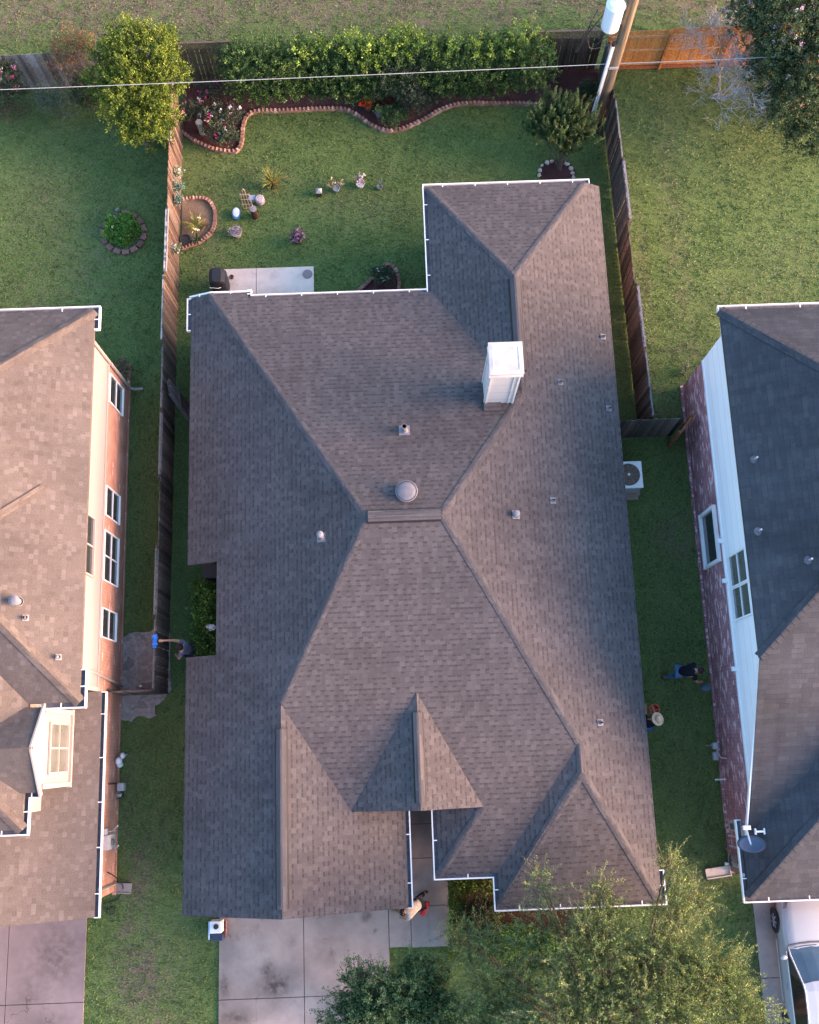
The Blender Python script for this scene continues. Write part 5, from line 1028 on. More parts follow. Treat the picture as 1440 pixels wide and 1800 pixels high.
c = at(356, 234, 0); o = thing('stone_pedestal', 'pale grey-green stone pedestal standing in the rose bed', 'pedestal', c); b = MB(); b.lathe(c, [(.12, 0), (.115, .06), (.10, .1), (.10, .55), (.125, .6), (.125, .66), (.09, .7), (.001, .71)], 18, cap=False); b.build('column', plain('lichen_stone', (.34, .35, .28), .9, var=.2, scale=20, bump=.4), o)
c = at(698, 210, 0); b = MB(); b.lathe(c, [(.1, 0), (.03, .05), (.03, .35), (.14, .4), (.17, .43), (.15, .42), (.001, .39)], 16, cap=False); tag(b.build('birdbath', plain('dark_grey_stone', (.13, .13, .14), .8)), 'small dark grey birdbath in the mulch right of the leafy shrub', 'birdbath')
c = at(206, 392, 0); o = thing('garden_statue', 'blue-grey rounded garden statue in the round flower bed', 'statue', c); b = MB(); b.lathe(c, [(.07, 0), (.08, .15), (.05, .22)], 12); b.ball(c + Vector((0, 0, .3)), (.11, .11, .11), 14, 9); b.build('body', plain('blue_grey_stone', (.19, .21, .24), .7), o, smooth=True)
c = at(212, 380, 0); o = thing('garden_ornament', 'thin stake with a small grey-green figure at the top of the round flower bed', 'ornament', c); b = MB(); b.tube([c, c + Vector((0, 0, .4))], .012, 6); b.build('stake', M['black'], o); b = MB(); b.ball(c + Vector((0, 0, .42)), (.07, .05, .07), 8, 5); b.ball(c + Vector((.05, 0, .5)), .04, 8, 5); b.build('figure', plain('verdigris', (.16, .22, .20), .7), o, smooth=True)
for k, (py, lab) in enumerate(((305, 'white flowers in a small basket hung topmost on the reddish fence'), (331, 'middle teal flower basket hung on the reddish fence'), (354, 'lowest teal flower basket hung on the reddish fence'), (441, 'white flowers hung on the fence beside the small edged bed'))):
    c = at(312 if k < 3 else 309, py, 1.0); c.x = -7.22; o = thing('hanging_basket', lab, 'basket', c, 'baskets hung on the left fence'); b = MB(); b.lathe(c, [(.06, -.12), (.12, .03), (.13, .05)], 12); b.build('basket', M['bark'], o)
    tp = [(.20, .33, .28), (.12, .22, .17)] if k in (1, 2) else [(.14, .2, .08), (.6, .58, .5)]; P, D, L, W, cc, tw = crown([(V3(c + Vector((0, 0, .08))), (.16, .16, .14))], 40, 6, .1, (.08, .03), tp, 80 + k, hollow=.1, zmin=.5); leafmesh('foliage', P, D, L, W, cc, o)
    if k in (0, 3): g = np.random.default_rng(k); Pf = np.array(V3(c)) + g.normal(0, .07, (26, 3)) + [0, 0, .2]; leafmesh('blossom', Pf, g.normal(size=Pf.shape), .06, .05, np.full((26, 3), .75), o, 'petal')
c = at(328, 427, 0); b = MB(); pot(b, c, .18, .24); tag(b.build('dark_pot', M['black']), 'empty dark pot at the bottom of the bed by the left fence', 'pot')
# patio: covered grill, small pot, paint pail ring
c = at(391, 508, 0); o = thing('covered_grill', 'barbecue grill under a black cover at the left end of the patio', 'grill', c); b = MB(); 
pr = [(.27, .30, 0), (.28, .31, .5), (.30, .33, .85), (.27, .30, 1.0), (.15, .26, 1.08)]; vs = []
for rx_, ry_, z_ in pr:
    for k in range(16): a = 2 * math.pi * k / 16; e = .55; vs.append(c + Vector((rx_ * math.copysign(abs(math.cos(a)) ** e, math.cos(a)) * (1 + .04 * math.sin(7 * a)), ry_ * math.copysign(abs(math.sin(a)) ** e, math.sin(a)), z_)))
b.add(vs, [(i * 16 + k, i * 16 + (k + 1) % 16, (i + 1) * 16 + (k + 1) % 16, (i + 1) * 16 + k) for i in range(4) for k in range(16)] + [tuple(range(64, 80))]); b.build('cover', plain('black_grill_cover', (.018, .019, .023), .6, .3, bump=.3), o, smooth=False)
b = MB(); b.tube([c + Vector((-.28, -.33, .8)), c + Vector((0, -.37, .82)), c + Vector((.1, -.34, .8))], .012, 6); b.build('piping', M['white'], o)
c = at(408, 489, .06); b = MB(); pot(b, c, .06, .12); tag(b.build('small_pot', plain('terracotta_brown', (.09, .035, .03), .8)), 'tiny brown pot on the patio right of the covered grill', 'pot')
c = at(541, 482, .06); b = MB(); b.lathe(c, [(.16, 0), (.165, .02), (.15, .03), (.001, .03)], 24, cap=False); tag(b.build('stepping_stone', M['concrete_l']), 'round tan saucer on the right end of the patio', 'saucer')
# air conditioner
c = Vector((7.33, 8.28, 0)); o = thing('air_conditioner', 'white air conditioner with a round fan grille standing beside the east eave', 'air conditioner', c)
b = MB(); b.box(c + Vector((0, 0, .42)), (.86, .86, .72)); b.build('casing', M['greypaint'], o, bevel=.06); b = MB(); b.box(c + Vector((0, 0, .81)), (.9, .9, .06))
b.build('top', M['white'], o, bevel=.07); b = MB(); b.lathe(c + Vector((0, 0, .842)), [(.36, 0), (.001, .004)], 30, cap=False); b.build('fan_opening', plain('brown_grille', (.10, .075, .06), .7), o)
for k in range(12): b = MB(); a = k * math.pi / 6; b.bar(c + Vector((math.cos(a) * .05, math.sin(a) * .05, .86)), c + Vector((math.cos(a) * .37, math.sin(a) * .37, .86)), .014, .01); b.build('grille_bar', plain('tan_bar', (.26, .19, .13), .6), o)
b = MB()
for r_ in (.12, .2, .28, .36): b.tube([c + Vector((math.cos(a) * r_, math.sin(a) * r_, .852)) for a in np.linspace(0, 6.2832, 28)], .005, 4, False)
b.build('grille_ring', plain('tan_bar', (.2, .15, .12), .6), o); b = MB(); b.ball(c + Vector((0, 0, .87)), (.05, .05, .03)); b.build('hub', M['white'], o, smooth=True)
b = MB(); b.col(.26, .21, .17); b.box(c + Vector((.0, -.0, .03)), (1.0, 1.0, .06)); b.build('pad', M['attr'], o)
c = at(1110, 872, 0); b = MB(); b.col(.27, .21, .16); b.box(c + Vector((-.1, 0, .05)), (.6, .3, .09)); tag(b.build('concrete_block', M['edging'], bevel=.01), 'flat tan block on the grass just below the air conditioner', 'block')
# white machine at the garage corner
c = Vector((at(385, 1632, 0).x, at(385, 1632, 0).y, 0)); o = thing('pressure_washer', 'white and dark blue machine with a round black cap at the garage corner', 'machine', c)
b = MB(); b.box(c + Vector((0, .12, .36)), (.36, .34, .4)); b.build('tank', M['white'], o, bevel=.03); b = MB(); b.box(c + Vector((.02, -.17, .24)), (.36, .22, .4)); b.build('engine', plain('dark_blue_paint', (.025, .035, .07), .5), o, bevel=.03)
b = MB(); b.lathe(c + Vector((.02, .14, .56)), [(.075, 0), (.075, .04), (.001, .045)], 18, cap=False); b.build('filler_cap', M['black'], o); b = MB(); b.bar(c + Vector((-.2, .28, .5)), c + Vector((-.2, -.22, .5)), .03, .05); b.build('handle', plain('pale_blue_paint', (.3, .45, .65), .4), o)
b = MB(); b.tube([c + Vector((.24, .3, .1)), c + Vector((.3, .3, .5)), c + Vector((.3, -.1, .5)), c + Vector((.24, -.15, .1))], .018, 6); b.build('frame', plain('red_paint', (.35, .03, .02), .4), o)
for k in (-1, 1): b = MB(); b.lathe(c + Vector((.2 * k - .03, .1, .1)), [(.1, 0), (.1, .06)], 16, Matrix.Rotation(R(90), 3, 'Y')); b.build('wheel', M['rubber'], o)
c = at(371, 1103, .95); b = MB(); rng = random.Random(8); b.ball(c, (.14, .12, .14), 9, 6)
for i in range(len(b.v)): v = Vector(b.v[i]); b.v[i] = tuple(c + (v - c) * rng.uniform(.55, 1.35))
tag(b.build('plastic_bag', plain('thin_white_plastic', (.68, .7, .72), .35)), 'crumpled white plastic bag caught in the leafy bush of the notch', 'bag')
c = at(372, 1012, 0); o = thing('rubbish_bin', 'dark bin standing in the corner of the house notch', 'bin', (c.x, c.y, 0)); b = MB(); b.box((c.x + .1, c.y, .4), (.4, .4, .8)); b.build('body', plain('dark_grey_plastic', (.03, .03, .035), .5), o, bevel=.04); b = MB(); b.box((c.x + .1, c.y, .83), (.45, .46, .06)); b.build('lid', M['black'], o, bevel=.02)
c = at(259, 1213, 0); b = MB(); b.col(.2, .18, .17)
for k in range(4): b.box(c + Vector((.0, .02 + .055 * k, .1)), (.4, .04, .02))
for k in (-1, 1): b.box(c + Vector((.15 * k, .1, .05)), (.05, .25, .08))
tag(b.build('wooden_crate', M['wood']), 'small slatted wooden crate on the bare earth by the short dark fence', 'crate')
c = at(259, 1210, 0); b = MB(); b.tube([c, c + Vector((0, .02, .8))], .014, 6); b.ball(c + Vector((0, .02, .82)), .04); tag(b.build('garden_light', M['white']), 'thin white stake light above the slatted crate', 'garden light')
c = at(253, 1188, 0)
# ------------------------------------------------------------ car
def car():
    cx, nose = 11.50, -4.45; o = thing('parked_car', 'silver white saloon car parked nose-in at the garage of the right house', 'car', (cx, -6.8, 0)); L = 4.75
    paint = NG('pearl_white_paint', .28, .6); paint.b.inputs['Coat Weight'].default_value = .6; paint.base(paint.mix(paint.rmp(paint.noise(3), .4, .8, 0, .1), (.36, .39, .42), (.31, .34, .37))); paint = paint.m
    # stations along the length: (distance from nose, half width, belt height, crown height of hood/boot)
    st = [(0.0, .50, .50, .52), (.06, .68, .58, .62), (.25, .80, .66, .73), (.6, .87, .76, .84), (1.0, .90, .83, .91), (1.35, .905, .88, .95), (1.9, .91, .91, .97), (2.8, .91, .93, .98), (3.6, .90, .95, 1.0), (4.1, .88, .95, 1.02), (4.5, .82, .92, 1.0), (4.7, .68, .82, .88), (4.75, .55, .7, .72)]
    b = MB(); vs = []; N = 15
    for s_, hw, bl, cr in st:
        lo = .22 if .1 < s_ < 4.6 else .32; y = nose - s_
        sec_ = [(-hw * .93, lo), (-hw * .99, lo + .12), (-hw, (lo + bl) / 2), (-hw * .985, bl - .12), (-hw * .95, bl - .03), (-hw * .88, bl + (cr - bl) * .35), (-hw * .6, bl + (cr - bl) * .8), (0, cr)]
        vs += [(cx + x, y, z) for x, z in sec_] + [(cx - x, y, z) for x, z in sec_[-2::-1]]
    b.add(vs, [(i * N + k, i * N + k + 1, (i + 1) * N + k + 1, (i + 1) * N + k) for i in range(len(st) - 1) for k in range(N - 1)] + [tuple(range(N))[::-1], tuple(range((len(st) - 1) * N, len(st) * N))])
    body = b.build('body', paint, o, smooth=True)
    # greenhouse
    gh = [(1.42, .80, .93), (1.62, .78, .985), (2.32, .64, 1.36), (2.6, .62, 1.42), (3.2, .62, 1.43), (3.55, .62, 1.38), (4.05, .72, 1.08), (4.18, .74, 1.0)]
    def ghp(i, f): s_, hw, z = gh[i]; return Vector((cx + hw * f, nose - s_ - (.09 * abs(f) ** 2 if i < 3 else -.09 * abs(f) ** 2 if i > 4 else 0), z - .03 * abs(f) ** 2))
    fr = (-1, -.6, -.2, .2, .6, 1)
    def strip(name, i0, i1, mat, par, push=0):
        m = MB()
        for i in range(i0, i1):
            for a_, c_ in zip(fr, fr[1:]): m.add([ghp(i, a_), ghp(i, c_), ghp(i + 1, c_), ghp(i + 1, a_)], [(0, 1, 2, 3)])
        return m.build(name, mat, par, smooth=True)
    cg = plain('car_glass', (.05, .09, .13), .08, .9, var=.15, scale=2)
    strip('windscreen', 0, 2, cg, o); rf = strip('roof_panel', 2, 5, paint, body); strip('rear_window', 5, 7, cg, o)
    for k in (-1, 1):
        m = MB(); top = [ghp(i, k) for i in range(1, 7)]; bot = [Vector((cx + k * .865, nose - s_, z_)) for s_, z_ in ((1.62, .93), (2.2, .96), (2.6, .97), (3.2, .98), (3.6, .98), (4.1, 1.0))]
        for i in range(5): m.add([top[i], top[i + 1], bot[i + 1], bot[i]], [(0, 1, 2, 3)])
        m.build('side_window', plain('dark_car_glass', (.012, .012, .014), .08, .6), o)
        m = MB(); m.tube([ghp(i, k) + Vector((k * .01, 0, .01)) for i in range(0, 8)], .026, 6); m.build('roof_rail', paint, body, smooth=True)
        m = MB(); m.tube([bot[i] + Vector((k * .012, 0, 0)) for i in range(6)], .016, 6); m.build('belt_moulding', M['white'], body, smooth=True)
        m = MB(); m.ball((cx + k * .99, nose - 1.78, .97), (.11, .07, .075), 12, 8); m.bar((cx + k * .86, nose - 1.76, .93), (cx + k * .95, nose - 1.77, .95), .05, .03); m.build('mirror', paint, o, smooth=True)
        for s_ in (.88, 3.72):
            m = MB(); rot = Matrix.Rotation(R(90), 3, 'Y'); wc = Vector((cx + k * .80, nose - s_, .32)); m.lathe(wc, [(.2, -.1), (.31, -.1), (.325, -.07), (.325, .1), (.31, .13), (.2, .13)], 26, rot); wh = m.build('wheel', M['rubber'], o)
            m = MB(); m.lathe(wc + Vector((k * .06, 0, 0)), [(.2, -.05), (.205, .05 * 1), (.18, .06)], 26, rot, cap=False)
            for q in range(7): a = q * .8976; m.bar(wc + Vector((k * .13, math.cos(a) * .03, math.sin(a) * .03)), wc + Vector((k * .12, math.cos(a) * .2, math.sin(a) * .2)), .05, .03)
            m.build('rim', M['metal'], wh)
            m = MB(); m.lathe(wc + Vector((k * .115, 0, 0)), [(.36, -.012), (.36, .0)], 26, rot); m.build('wheel_arch', M['black'], body)
        m = MB(); pts = [(k * .42, -.06, .60), (k * .62, -.12, .66), (k * .77, -.30, .72), (k * .80, -.5, .77), (k * .72, -.48, .80), (k * .6, -.26, .74), (k * .42, -.12, .66)]
        m.poly([(cx + x, nose + y, z + .03) for x, y, z in (pts if k < 0 else pts[::-1])]); m.build('headlight', plain('headlight_lens', (.16, .17, .2), .1, .8), o)
        m = MB(); m.bar((cx + k * .925, nose - 2.5, .8), (cx + k * .925, nose - 2.68, .8), .03, .025); m.build('door_handle', M['metal'], o)
        m = MB(); m.tube([(cx + k * .62, nose - .14, .70), (cx + k * .70, nose - .6, .885), (cx + k * .745, nose - 1.0, .945), (cx + k * .79, nose - 1.45, .975)], .006, 5); m.build('hood_seam', M['gutterdark'], body)
        m = MB(); m.tube([(cx + k * .93, nose - 1.4, .35), (cx + k * .935, nose - 3.1, .36)], .02, 6); m.build('sill', M['metal'], body)
    m = MB(); m.tube([ghp(0, f) + Vector((0, .03, .02)) for f in fr], .03, 6); m.build('cowl', M['gutterdark'], o)
    m = MB(); m.tube([ghp(0, f) + Vector((0, -.05, .03)) for f in (-.8, -.4, 0)], .01, 5); m.build('wiper', M['black'], o)
    m = MB(); m.tube([ghp(2, f) + Vector((0, .0, .005)) for f in fr], .012, 5); m.build('roof_seam', M['gutterdark'], body)
car()
# ------------------------------------------------------------ people
def skinmesh(nodes, edges, rad, root, sub=2):
    me = bpy.data.meshes.new('tmp'); keys = list(nodes); me.from_pydata([tuple(nodes[k]) for k in keys], [(keys.index(a), keys.index(b)) for a, b in edges], []); me.update()
    ob = bpy.data.objects.new('tmp', me); C.objects.link(ob); sk = ob.modifiers.new('s', 'SKIN'); sk.use_smooth_shade = True
    d = me.skin_vertices[0].data
    for i, k in enumerate(keys): r = rad[k]; d[i].radius = (r, r) if not hasattr(r, '__len__') else r; d[i].use_root = (k == root)
    sb = ob.modifiers.new('u', 'SUBSURF'); sb.levels = sub; sb.render_levels = sub
    dg = bpy.context.evaluated_depsgraph_get(); ev = ob.evaluated_get(dg); m2 = bpy.data.meshes.new_from_object(ev); bpy.data.objects.remove(ob); return m2
def person(label, J, shirt, trousers, hair=(.02, .015, .012), sleeve=.55, shoe=(.03, .03, .03), hat=None, cap=None):
    base = Vector((J['pel'].x, J['pel'].y, 0)); o = thing('person', label, 'person', base); L = {k: v - base for k, v in J.items()}
    nd = {k: L[k] for k in ('pel', 'chest', 'neck', 'head', 'shL', 'shR', 'elL', 'elR', 'wrL', 'wrR', 'hipL', 'hipR', 'knL', 'knR', 'anL', 'anR', 'toeL', 'toeR')}
    up = (L['head'] - L['neck']).normalized(); nd['crown'] = L['head'] + up * .09; nd['jaw'] = L['neck'].lerp(L['head'], .45); nd['waist'] = L['pel'].lerp(L['chest'], .5)
    rad = dict(pel=.12, waist=(.135, .105), chest=.14, neck=.055, jaw=.07, head=.095, crown=.075, shL=.065, shR=.065, elL=.043, elR=.043, wrL=.028, wrR=.028, hipL=.085, hipR=.085, knL=.058, knR=.058, anL=.042, anR=.042, toeL=.035, toeR=.035)
    ed = [('pel', 'waist'), ('waist', 'chest'), ('chest', 'neck'), ('neck', 'jaw'), ('jaw', 'head'), ('head', 'crown')]
    for s_ in 'LR':
        ed += [('chest', 'sh' + s_), ('sh' + s_, 'el' + s_), ('el' + s_, 'wr' + s_), ('pel', 'hip' + s_), ('hip' + s_, 'kn' + s_), ('kn' + s_, 'an' + s_), ('an' + s_, 'toe' + s_)]
        d = (L['wr' + s_] - L['el' + s_]).normalized(); sd_ = d.cross(Vector((0, 0, 1))); sd_ = sd_.normalized() if sd_.length > .1 else Vector((1, 0, 0)); nn = sd_.cross(d); dn_ = nn if nn.z < 0 else -nn
        pm = 'palm' + s_; nd[pm] = L['wr' + s_] + d * .07; rad[pm] = (.036, .018); ed.append(('wr' + s_, pm))
        for i, (of, ln) in enumerate(((-.027, .07), (-.009, .08), (.009, .075), (.027, .06))):
            a = nd[pm] + sd_ * of + d * .02; rad[f'f{s_}{i}a'] = .0095; nd[f'f{s_}{i}a'] = a; nd[f'f{s_}{i}b'] = a + d * ln * .55 + dn_ * .012; rad[f'f{s_}{i}b'] = .0085; nd[f'f{s_}{i}c'] = a + d * ln * .8 + dn_ * .04; rad[f'f{s_}{i}c'] = .007
            ed += [(pm, f'f{s_}{i}a'), (f'f{s_}{i}a', f'f{s_}{i}b'), (f'f{s_}{i}b', f'f{s_}{i}c')]
        k = f't{s_}'; sg = 1 if s_ == 'L' else -1; nd[k + 'a'] = L['wr' + s_] + d * .035 + sd_ * .035 * sg + dn_ * .01; nd[k + 'b'] = nd[k + 'a'] + d * .04 + sd_ * .02 * sg + dn_ * .02; rad[k + 'a'] = .011; rad[k + 'b'] = .009; ed += [('wr' + s_, k + 'a'), (k + 'a', k + 'b')]
    me = skinmesh(nd, ed, rad, 'pel'); me.name = 'body'; me.materials.clear(); me.materials.append(M['skin'])
    # face: nose, eyes, ears as extra geometry of the same mesh
    import bmesh
    f = L.get('look', (L['toeL'] - L['anL'])); f = (f - up * f.dot(up)).normalized(); sdv = f.cross(up); bm = bmesh.new(); bm.from_mesh(me); hc = L['head']
    for c_, r_ in ((hc + f * .1 - up * .01, .016), (hc + sdv * .095, .022), (hc - sdv * .095, .022), (hc + f * .088 + sdv * .034 + up * .015, .012), (hc + f * .088 - sdv * .034 + up * .015, .012), (hc + f * .092 - up * .045, .014)):
        bmesh.ops.create_uvsphere(bm, u_segments=8, v_segments=6, radius=r_, matrix=Matrix.Translation(c_))
    bm.to_mesh(me); bm.free(); ob = bpy.data.objects.new('body', me); C.objects.link(ob); ob.parent = o
    def cloth(name, keys, edg, rr, root_, col, fold=0):
        m = skinmesh({k: nd.get(k, L.get(k)) if k in nd else extra[k] for k in keys}, edg, rr, root_); m.name = name; m.materials.clear()
        m.materials.append(plain('cloth_%02d%02d%02d' % tuple(int(q * 99) for q in col), col, .95, .05, var=.2, scale=14, bump=.6)); c_ = bpy.data.objects.new(name, m); C.objects.link(c_); c_.parent = o; return c_
    extra = {'slL': L['shL'].lerp(L['elL'], sleeve), 'slR': L['shR'].lerp(L['elR'], sleeve), 'low': L['pel'] - (L['chest'] - L['pel']).normalized() * .04, 'nb': L['chest'].lerp(L['neck'], .75), 'hemL': L['knL'].lerp(L['anL'], .85), 'hemR': L['knR'].lerp(L['anR'], .85)}
    r2 = dict(low=(.165, .125), waist=(.165, .13), chest=(.17, .15), nb=.085, shL=.09, shR=.09, slL=.066, slR=.066)
    cloth('shirt', ['low', 'waist', 'chest', 'nb', 'shL', 'shR', 'slL', 'slR'], [('low', 'waist'), ('waist', 'chest'), ('chest', 'nb'), ('chest', 'shL'), ('chest', 'shR'), ('shL', 'slL'), ('shR', 'slR')], r2, 'chest', shirt)
    r3 = dict(pel=.145, hipL=.11, hipR=.11, knL=.082, knR=.082, hemL=.07, hemR=.07)
    cloth('trousers', ['pel', 'hipL', 'hipR', 'knL', 'knR', 'hemL', 'hemR'], [('pel', 'hipL'), ('pel', 'hipR'), ('hipL', 'knL'), ('hipR', 'knR'), ('knL', 'hemL'), ('knR', 'hemR')], r3, 'pel', trousers)
    for s_ in 'LR':
        m = MB(); a, t = J['an' + s_], J['toe' + s_]; m.tube([a + (a - t) * .5 - Vector((0, 0, .03)), a.lerp(t, .3) - Vector((0, 0, .02)), t + (t - a) * .25], [.045, .052, .035], 10); m.build('shoe', plain('shoe_leather', shoe, .6), o, smooth=True)
    hd_ = J['head']; m = MB(); m.ball((0, 0, 0), (.108, .118, .10), 16, 10); rm = Matrix((sdv, f, up)).transposed()
    m.v = [tuple(hd_ - f * .018 + up * .035 + rm @ Vector(v)) for v in m.v]
    m.build('hair', plain('hair_%02d' % int(hair[0] * 99), hair, .8, .3, var=.4, scale=60), o, smooth=True)
    if hat:
        m = MB(); m.lathe(hd_ + up * .09, [(.20, -.012), (.19, .0), (.12, -.005), (.105, .01), (.10, .09), (.08, .125), (.045, .105), (.001, .10)], 30, rm, cap=False)
        m.lathe(hd_ + up * .084, [(.20, -.012), (.11, -.012), (.10, .0)], 30, rm, cap=False)
        ht = m.build('straw_hat', plain('straw', hat, .9, .1, var=.12, scale=60, bump=.5), o, smooth=True)
        m = MB(); m.lathe(hd_ + up * .1, [(.112, .0), (.111, .03)], 30, rm, cap=False); m.build('hat_band', plain('hat_band', tuple(q * .55 for q in hat), .8), ht)
    return o
def pose(x, y, face, hip=.92, lean=0, leanside=0, step=.25, headf=0, arms=((.25, -.15, -.3), (.25, .15, -.3)), knee=.05, head_dn=0):
    """face: heading angle; lean: forward offset of the shoulders; arms: wrist offsets from the shoulder (fwd, left, up)"""
    F = Vector((math.cos(face), math.sin(face), 0)); Lf = Vector((-F.y, F.x, 0)); Z = Vector((0, 0, 1)); g = Vector((x, y, 0)); J = {}
    P = lambda f, l, z: g + F * f + Lf * l + Z * z
    tl = .50; up_ = math.sqrt(max(.01, tl * tl - lean * lean)); J['pel'] = P(0, 0, hip); J['chest'] = P(lean * .75, leanside * .7, hip + up_ * .75); sh = (lean, leanside, hip + up_)
    J['neck'] = P(lean * 1.08, leanside, hip + up_ * 1.06); J['head'] = P(lean * 1.25 + headf, leanside, hip + up_ * 1.06 + .17 - head_dn)
    for s_, k in (('L', 1), ('R', -1)):
        S0 = P(sh[0] * .97, sh[1] + k * .18, sh[2] * 1.0 - .03); J['sh' + s_] = S0; a = arms[0 if k == 1 else 1]; W_ = S0 + F * a[0] + Lf * a[1] + Z * a[2]; J['wr' + s_] = W_
        m = (S0 + W_) / 2; rest = .54; dl = (W_ - S0).length; bend = math.sqrt(max(0, (rest / 2) ** 2 - (dl / 2) ** 2)); J['el' + s_] = m + Lf * k * bend * .7 - Z * bend * .6
        J['hip' + s_] = P(0, k * .09, hip - .06); ft = (step if k == 1 else -step); J['an' + s_] = P(ft, k * .12, .08); J['kn' + s_] = (J['hip' + s_] + J['an' + s_]) / 2 + F * (knee + .04); J['toe' + s_] = P(ft + .16, k * .13, .04)
    J['look'] = F * 1.0 + Vector((x, y, 0)); J['look'] = J['pel'].copy(); J['look'] = Vector((J['pel'].x, J['pel'].y, 0)) + F
    return J
hp_ = at(317, 1135, 1.62); J = pose(hp_.x + .12, hp_.y - .06, R(172), step=.12, lean=.12, arms=((.22, .05, -.38), (.5, .12, .1)))
hd2 = at(288, 1126, 1.82); J['wrR'] = Vector((hd2.x, hd2.y, 1.86)); J['elR'] = J['shR'].lerp(J['wrR'], .5) + Vector((0, .03, -.02))
person('person in a grey-blue t-shirt reaching over the dark fence with one arm', J, (.16, .17, .23), (.035, .04, .055))
c = at(282, 1127, 1.8); b = MB(); rng = random.Random(3)
for k in range(9): a = k / 8; b.v += [(-7.5 + .02 + (.05 if i else -.09) + rng.uniform(-.02, .02), c.y - .2 + .4 * a, (1.84 if i else 1.80) + rng.uniform(-.02, .03)) for i in (0, 1)]; b.c += [(1, 1, 1)] * 2
b.f = [(2 * k, 2 * k + 1, 2 * k + 3, 2 * k + 2) for k in range(8)]; n0_ = len(b.v)
for k in range(9): b.v.append((b.v[2 * k][0] - .06 + rng.uniform(-.03, .03), b.v[2 * k][1], 1.45 + rng.uniform(-.1, .1))); b.c.append((1, 1, 1))
b.f += [(2 * k, n0_ + k, n0_ + k + 1, 2 * k + 2) for k in range(8)]
ob = b.build('cloth', plain('bright_blue_cloth', (.04, .15, .45), .8, .1, var=.25), smooth=True); sm = ob.modifiers.new('s', 'SOLIDIFY'); sm.thickness = .02; tag(ob, 'bright blue cloth laid over the top of the dark fence', 'cloth')
hd3 = at(1226, 1189, 1.38); g3 = at(1180, 1184, 0); J = pose(g3.x + .03, g3.y, R(-3), hip=.9, lean=.36, step=.28, headf=.05, head_dn=.12, arms=((.15, .0, -.48), (.3, -.12, -.38)))
person('person in a black shirt and blue jeans bending forward on the grass', J, (.012, .013, .02), (.06, .13, .22), hair=(.03, .012, .016))
c = J['wrR'] + Vector((.15, -.12, -.15)); o = thing('tool_bag', 'blue-grey bag held by the person in the black shirt', 'bag', (c.x, c.y, c.z)); b = MB(); b.box(c + Vector((.05, -.05, -.1)), (.3, .2, .26)); b.build('bag', plain('blue_grey_canvas', (.08, .12, .15), .9), o, bevel=.05); b = MB(); b.tube([c + Vector((-.06, -.05, .02)), c + Vector((-.1, .05, .16)), c + Vector((.12, -.02, .02))], .01, 5); b.build('handle', M['black'], o)
hd4 = at(1156, 1266, 1.66); J = pose(hd4.x - .16, hd4.y - .12, R(75), step=.12, lean=.16, arms=((.38, -.05, -.42), (.38, .08, -.42)), headf=.06)
off_ = Vector((hd4.x - J['head'].x, hd4.y - J['head'].y, 0)); J['head'] += off_ * .8; J['neck'] += off_ * .35
person('person wearing a wide straw hat and dark clothes beside the orange bucket', J, (.015, .015, .025), (.05, .12, .26), hat=(.72, .47, .30))
c = Vector((J['wrL'].x + .08, J['wrL'].y + .12, .62)); q = at(1150, 1247, .75); c = Vector((q.x, q.y, .48)); o = thing('bucket', 'round orange bucket held in front of the person with the straw hat', 'bucket', c)
b = MB(); b.lathe(c, [(.12, 0), (.155, .3), (.165, .3), (.165, .33), (.145, .33), (.11, .03), (.001, .03)], 24, cap=False); b.build('pail', plain('orange_plastic', (.62, .10, .03), .4, var=.04), o); b = MB(); b.tube([c + Vector((math.cos(a) * .165, -.02, .3 + math.sin(a) * .16)) for a in np.linspace(0, math.pi, 12)], .006, 5); b.build('handle', M['metal'], o)
q = at(735, 1588, .9); J = pose(q.x + .05, q.y - .02, R(200), hip=.82, lean=.40, step=.24, knee=.12, head_dn=.18, arms=((.25, .02, -.42), (.12, .05, -.46)))
person('person in a pale shirt bending down on the walkway beside the garage', J, (.40, .36, .33), (.03, .035, .045))
c = J['wrL']; b = MB(); c = at(747, 1597, .35); m = Matrix.Rotation(R(62), 3, 'Z'); b.box(c, (.42, .14, .22), m=m); b.box(c + Vector((0, 0, .13)), (.2, .06, .05), m=m); tag(b.build('red_bag', plain('red_fabric', (.55, .03, .035), .7), bevel=.04), 'red bag beside the bending person on the walkway', 'bag')
rng = random.Random(21); c = at(697, 1597, .05)
P, D, L_, W_, cc, tw = crown([(V3(c), (.1, .08, .03))], 30, 5, .05, (.05, .03), [(.4, .26, .1), (.3, .2, .08)], 90, hollow=0, zmin=.06); tag(leafmesh('leaf_litter', P, D, L_, W_, cc), 'small scatter of dry leaves at the garage gutter end', 'leaves', kind='stuff')

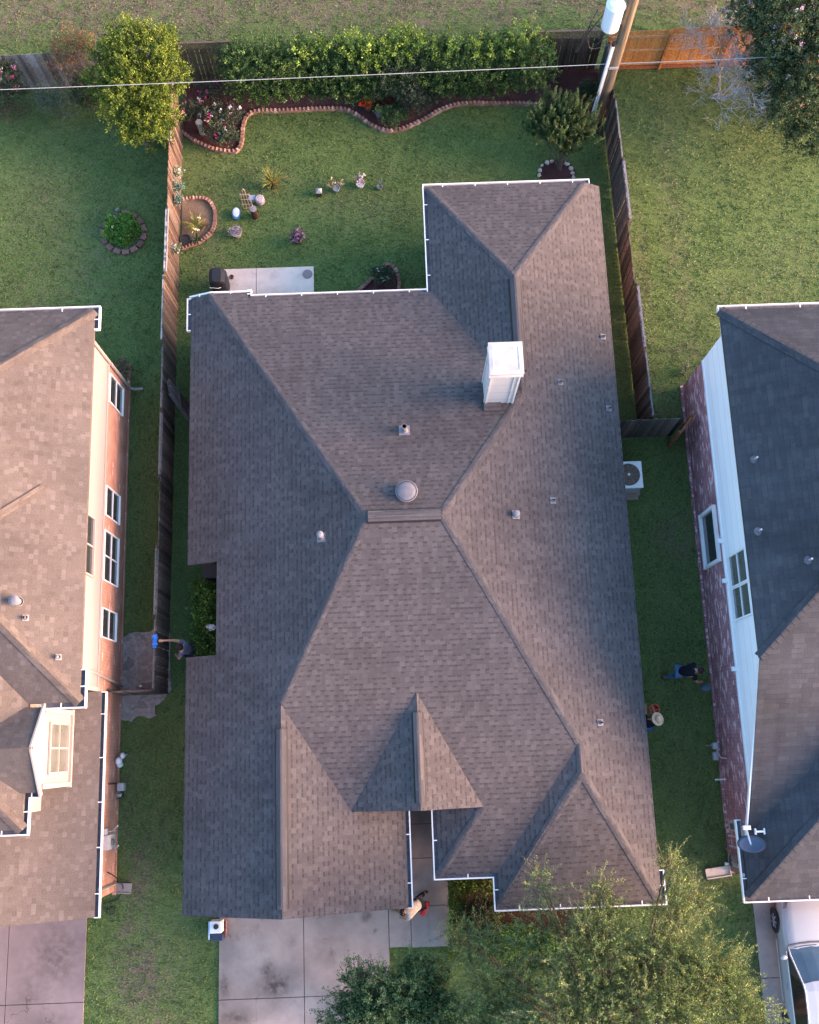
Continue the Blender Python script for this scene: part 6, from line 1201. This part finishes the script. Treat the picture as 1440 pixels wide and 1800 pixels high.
# ------------------------------------------------------------ grass blades standing on the turf
def blades():
    rg = np.random.default_rng(77); n = 330000; x = rg.uniform(-14.5, 16.5, n); y = rg.uniform(-9, 28.5, n)
    cl = np.sin(x * 3.1 + 2 * np.sin(y * 1.7)) * np.sin(y * 2.7 + 1.5 * np.sin(x * 2.1)) + np.sin(x * 9.3 + y * 4.1) * np.sin(y * 8.1 - x * 3.3) * .8; k = rg.random(n) < np.clip(.62 + .3 * cl, .12, 1); x, y = x[k], y[k]
    keep = np.ones(len(x), bool)
    for x0, y0, x1, y1 in ((-6.05, -4.0, 6.45, 13.75), (1.5, 13, 6.45, 17.15), (-17, -4.0, -9.0, 12.1), (9.6, -4.0, 17, 11.5), (dx0, -14, dx1, -3), (dx1 - .1, ye, w1, 0), (pc[0].x - .3, 12, pc[1].x, pc[0].y), (-17, -14, lx, -3), (rx, -14, 17, -3), (w1, -7.2, 5, -3)): keep &= ~((x > x0) & (x < x1) & (y > y0) & (y < y1))
    x, y = x[keep], y[keep]; P = np.array([(a, b) for a, b in zip(x, y)])
    def ip(poly):
        poly = np.array(poly); c = np.zeros(len(P), bool); j = len(poly) - 1
        for i in range(len(poly)):
            a, b = poly[i], poly[j]; t = ((a[1] > P[:, 1]) != (b[1] > P[:, 1])) & (P[:, 0] < (b[0] - a[0]) * (P[:, 1] - a[1]) / (b[1] - a[1] + 1e-12) + a[0]); c ^= t; j = i
        return c
    bad = ip([(p.x, p.y) for p in s1] + [(5.6, 22.4), (7.7, 21.0), (7.7, 23.8), (-7.3, 23.8), (-7.3, 21.8)]) | ip([(p.x, p.y) for p in spline(E3)]) | ip([(p.x, p.y) for p in spline(E2)]) | ip([(p.x, p.y) for p in dpp]) | (np.hypot(P[:, 0] - at(980, 305).x, P[:, 1] - at(980, 305).y) < .6) | (np.hypot(P[:, 0] - at(216, 408).x, P[:, 1] - at(216, 408).y) < .62)
    P = P[~bad]; n = len(P); me = bpy.data.objects['lawn'].data
    fld = np.clip((P[:, 1] - 24.6) / 2.2, 0, 1) * .9; shade = rg.random(n)
    g1 = np.array([(.08, .13, .03), (.115, .17, .042), (.155, .21, .065), (.05, .10, .024), (.155, .21, .08)])[rg.integers(0, 5, n)]; t1 = np.array([(.15, .13, .085), (.21, .185, .125), (.11, .10, .06), (.09, .12, .045)])[rg.integers(0, 4, n)]
    for bx, by, rx_, ry_, a in DRY: fld = np.maximum(fld, 1.05 * a * np.exp(-(((P[:, 0] - bx) / rx_) ** 2 + ((P[:, 1] - by) / ry_) ** 2)))
    q = (rg.random(n) < np.maximum(fld, .05))[:, None]; col = np.where(q, t1, g1) * (1 + rg.normal(0, .12, (n, 1)))
    D = rg.normal(size=(n, 3)) * [1, 1, .35] + [0, 0, .35]; L = .075 + .07 * rg.random(n) + .05 * ((P[:, 1] > 24.1) & (P[:, 1] < 25.6)); Q = np.concatenate([P, np.full((n, 1), .02)], 1)
    o = leafmesh('grass', Q, D, L, .022, np.clip(col, .01, 1)); tag(o, 'short grass blades growing all over the lawns and the field', 'grass', kind='stuff')
blades()
